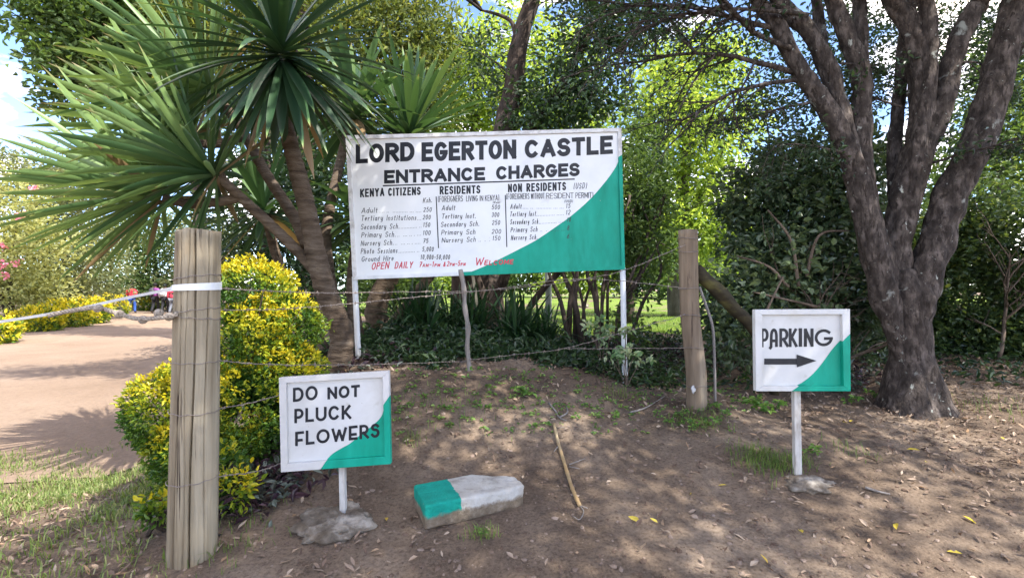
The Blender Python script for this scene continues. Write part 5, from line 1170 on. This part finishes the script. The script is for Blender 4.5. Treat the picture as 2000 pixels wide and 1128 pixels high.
C = ptsG(q[:, 0], q[:, 1]) + [0, 0, .010]; lm = MB(); nA = len(C) // 2
for C_, L_, w_, r_, f_ in ((C[:nA], .026, .5, r[:nA] * .6, .2), (C[nA:nA + nA // 2], .048, .42, r[nA:nA + nA // 2] * .9, .22), (C[nA + nA // 2:], .058, .28, r[nA + nA // 2:] * .95, .12)):
    V, F, A = leaves(C_, L_, w_, rng, r_, up=1.2, droop=-.2, fold=f_); lm.add(V, F, 0, A)
lm.build("leaf_litter", m_lit, loc=(0, 3, 0))['kind'] = 'stuff'
m_yl = leafmat("fallen_yellow_leaf", [(.55, .42, .04), (.62, .50, .08), (.60, .40, .06)], .6, .2)
mb = MB(); ylp = ((1348, 968), (1285, 1024), (1250, 1020), (1660, 826), (1500, 1104), (1880, 1085), (1770, 880), (1810, 905), (1655, 828), (1960, 860), (1420, 950), (1568, 1044), (755, 1014), (1750, 1025), (1880, 1010))
C = np.array([G(x, y) + [0, 0, .012] for x, y in ylp]); V, F, A = leaves(C, .065, .36, rng, rng.uniform(0, 1, len(C)), up=1.6, fold=.1, droop=-.05)
MB().add(V, F, 0, A).build("yellow_fallen_leaves", m_yl, loc=(0, 3, 0))['kind'] = 'stuff'
# crumbs of soil and small stones
def pebbles(n, seed, s, mat, name, fx):
    r = np.random.default_rng(seed); q = litter(n, fx, seed); C = ptsG(q[:, 0], q[:, 1]); t = (1 + 5 ** .5) / 2
    ico = np.array([(-1, t, 0), (1, t, 0), (-1, -t, 0), (1, -t, 0), (0, -1, t), (0, 1, t), (0, -1, -t), (0, 1, -t), (t, 0, -1), (t, 0, 1), (-t, 0, -1), (-t, 0, 1)]) / 1.9
    fi = np.array([(0, 11, 5), (0, 5, 1), (0, 1, 7), (0, 7, 10), (0, 10, 11), (1, 5, 9), (5, 11, 4), (11, 10, 2), (10, 7, 6), (7, 1, 8), (3, 9, 4), (3, 4, 2), (3, 2, 6), (3, 6, 8), (3, 8, 9), (4, 9, 5), (2, 4, 11), (6, 2, 10), (8, 6, 7), (9, 8, 1)])
    sc = np.minimum(s * np.exp(r.normal(0, .6, n)), s * 2.6); V = (ico[None] * (1 + r.uniform(-.35, .35, (n, 12, 1))) * sc[:, None, None] * np.array([1, 1, .7]) * r.uniform(.7, 1.3, (n, 1, 3)) + C[:, None]).reshape(-1, 3)
    F = (fi[None] + (np.arange(n) * 12)[:, None, None]).reshape(-1, 3)
    MB().add(V, F, 0, np.repeat(r.uniform(0, 1, n), 12)).build(name, mat, loc=(0, 3, 0), smooth=False)['kind'] = 'stuff'
m_peb = leafmat("soil_crumbs", [(.10, .068, .05), (.16, .115, .088), (.26, .20, .16)], .95, 0, .1)
pebbles(11000, 7, .0062, m_peb, "gravel", lambda x, y: np.clip((.35 + .6 * smooth(4.2, 2.4, y)) * (x > xr(y) + .2), 0, 1))
# grass at the lower left, sparse elsewhere
def blades(q, L, mat, name, lean=.7, w=.006, seed=3, arange=(0, 1)):
    r = np.random.default_rng(seed); n = len(q); C = ptsG(q[:, 0], q[:, 1]); l = (L * r.uniform(.4, 1.25, n))[:, None]
    ph = r.uniform(0, 2 * math.pi, n); o = np.stack([np.cos(ph), np.sin(ph), np.zeros(n)], 1); s = np.stack([-np.sin(ph), np.cos(ph), np.zeros(n)], 1) * w * .5
    ln = (lean * r.uniform(.2, 1.4, n))[:, None]; up = np.array([0, 0, 1.])
    m1 = C + l * (.5 * up + .25 * ln * o); tp = C + l * (np.clip(1 - .45 * ln, .15, 1) * up + .85 * ln * o)
    V = np.stack([C + s, C - s, m1 - s * .9, m1 + s * .9, tp], 1).reshape(-1, 3); k = np.arange(n) * 5
    MB().add(V, [np.stack([k, k + 1, k + 2, k + 3], 1), np.stack([k + 3, k + 2, k + 4], 1)], 0, np.repeat(r.uniform(*arange, n), 5)).build(name, mat, loc=(0, 3, 0))['kind'] = 'stuff'
m_gr = leafmat("grass_blades", [(.08, .13, .03), (.13, .20, .045), (.20, .26, .075), (.33, .31, .17)], .6, .35)
r = np.random.default_rng(8); n = 60000; x = r.uniform(-6.0, -1.3, n); y = r.uniform(2.2, 5.4, n)
p = (.12 + .88 * smooth(-.05, .5, fbm(np.c_[x * 1.7, y * 1.7, x * 0 + 4], 4) + .30)) * np.clip(smooth(4.75, 4.2, y + .15 * np.sin(x * 3)) + .14 * smooth(5.4, 4.6, y), 0, 1) * (.18 + .82 * smooth(2.7, 3.7, y + .25 * fbm(np.c_[x * 2, y * 2, x * 0], 3) + .45 * smooth(-2.4, -1.9, x))) * smooth(-1.5, -1.9, x + .2 * (y - 2.5))
k = r.uniform(0, 1, n) < p; blades(np.c_[x[k], y[k]], .075, m_gr, "grass", .9, .0065)
# weeds on the slope
m_weed = leafmat("weed_leaves", [(.06, .14, .03), (.13, .25, .05), (.24, .36, .09)], .5, .35)
mb = MB(); r = np.random.default_rng(17)
def rosette(c, L, n, mb, up=.35, bias=.0):
    ph = r.uniform(0, 2 * math.pi, n); o = np.stack([np.cos(ph), np.sin(ph), r.uniform(.1, .9, n)], 1)
    V, F, A = leaves(np.asarray(c) + o * L * .35, L, .62, r, r.uniform(0, .9, n) + bias, up=1.1, dirs=o * 2); mb.add(V, F, 0, A)
wp = np.c_[r.uniform(770, 1460, 380), np.where(r.random(380) < .72, r.uniform(715, 800, 380), r.uniform(790, 850, 380))]
for c in Gv(wp[:, 0], wp[:, 1]): rosette(c + [0, 0, .012], r.uniform(.016, .034), r.integers(4, 9), mb)
for (px, py, L, n) in ((1027, 775, .055, 12), (790 + 230, 772, .04, 8), (1370, 790, .05, 10), (1400, 770, .04, 9), (1385, 830, .035, 12), (1360, 835, .035, 10), (1470, 800, .05, 14), (1500, 808, .055, 18), (1515, 800, .05, 14), (1480, 792, .05, 10), (1700, 775, .045, 9), (1350, 720, .06, 10), (1320, 740, .05, 8), (1660, 790, .05, 12), (1600, 890, .03, 10), (1590, 885, .035, 10), (1300, 830, .03, 12), (1330, 815, .035, 12), (1345, 840, .03, 10), (1405, 800, .035, 12), (1420, 815, .03, 10), (1440, 790, .04, 10), (1280, 810, .03, 9), (938, 1050, .02, 12), (1770, 780, .06, 9), (1785, 765, .06, 9), (1760, 745, .05, 8), (1790, 735, .05, 8), (1450, 750, .05, 10)):
    for j in range(2): rosette(G(px, py) + [r.normal(0, .03), r.normal(0, .02), .02 + .035 * j * L / .05], L, n, mb)
mb.build("weeds", m_weed, loc=(0, 4, .6))['kind'] = 'stuff'
r2 = np.random.default_rng(19); gq = []
for (px, py, s, n) in ((1500, 905, .10, 300), (1480, 890, .09, 200), (1520, 912, .05, 80), (1360, 825, .12, 160), (1560, 900, .06, 90), (1210, 770, .09, 90), (800, 860, .06, 50), (820, 800, .2, 60), (938, 1048, .035, 60), (1370, 815, .1, 80), (480, 1010, .1, 60), (430, 1080, .12, 90), (880, 790, .25, 80), (1660, 880, .1, 50), (1935, 790, .2, 120)):
    c = G(px, py); gq.append(np.c_[r2.normal(c[0], s, n), r2.normal(c[1], s * .8, n)])
blades(np.vstack(gq), .075, m_gr, "grass_tufts", .8, .004, 5, (0, .55))
# low purple and silver striped trailing plant under the shrubs and the board
m_trad = leafmat("purple_striped_leaves", [(.035, .018, .028), (.07, .035, .045), (.06, .085, .06), (.22, .25, .22)], .4, .15)
r = np.random.default_rng(23); C = []
for (px, py, sx, sy, n) in ((485, 965, .17, .16, 420), (540, 930, .22, .15, 300), (1180, 690, .45, .3, 650), (1255, 715, .25, .16, 420), (1200, 728, .3, .12, 300), (1100, 700, .4, .12, 260), (1420, 700, .35, .25, 700), (1330, 690, .3, .25, 300), (1690, 700, .25, .3, 600), (1650, 740, .2, .15, 300), (700, 715, .3, .12, 200)):
    c = G(px, py); x = r.normal(c[0], sx, n); y = r.normal(c[1], sy, n); C.append(np.c_[x, y, H(x, y) + np.abs(r.normal(.03, .04, n))])
C = np.vstack(C); V, F, A = leaves(C, .075, .36, r, r.uniform(0, 1, len(C)) ** 1.3, up=.8); MB().add(V, F, 0, A).build("trailing_ground_cover", m_trad, loc=(0, 5, .7))['kind'] = 'stuff'
# dark green creeping undergrowth at the back of the bed
r = np.random.default_rng(29); n = 9000; x = r.uniform(-3.4, 6.0, n); y = r.uniform(5.0, 9.5, n); kk = (x > xr(y) + 1.2) & (fbm(np.c_[x, y, x * 0], 3) > -.25) & ~((x > .9) & (x < 3.0) & (y > 7.9)); x, y = x[kk], y[kk]
x = np.r_[x, r.uniform(-1.7, 1.7, 4200)]; y = np.r_[y, 4.95 + r.uniform(0, 1, 4200) * 1.4 + .2 * np.sin(x[-4200:] * 4)]
C = np.c_[x, y, H(x, y) + np.abs(r.normal(.05, .06, len(x)))]; wp = np.c_[r.uniform(690, 1330, 4200), 664 + 46 * r.uniform(0, 1, 4200) ** 1.4]; wp[:, 1] -= 8 * np.sin(wp[:, 0] * .021) + 6 * np.sin(wp[:, 0] * .057)
E = Gv(wp[:, 0], wp[:, 1]); E[:, 2] += np.abs(r.normal(.03, .03, len(E))); C = np.vstack([C, E])
V, F, A = leaves(C, .08, .42, r, r.uniform(0, .8, len(C))); MB().add(V, F, 0, A).build("undergrowth", G_dark, loc=(0, 6, .8))['kind'] = 'stuff'
# short turf where the lawn begins
r = np.random.default_rng(37); n = 26000; x = r.uniform(-1.5, 7, n); y = 8.0 + r.uniform(0, 1, n) ** 1.5 * 9; kk = fbm(np.c_[x * .9, y * 0, x * 0 + 9], 3) * .5 + 8.1 < y
blades(np.c_[x[kk], y[kk]], .06, leafmat("turf_blades", [(.10, .18, .03), (.17, .27, .045), (.27, .34, .08)], .6, .4), "turf_grass", .6, .009, 6)
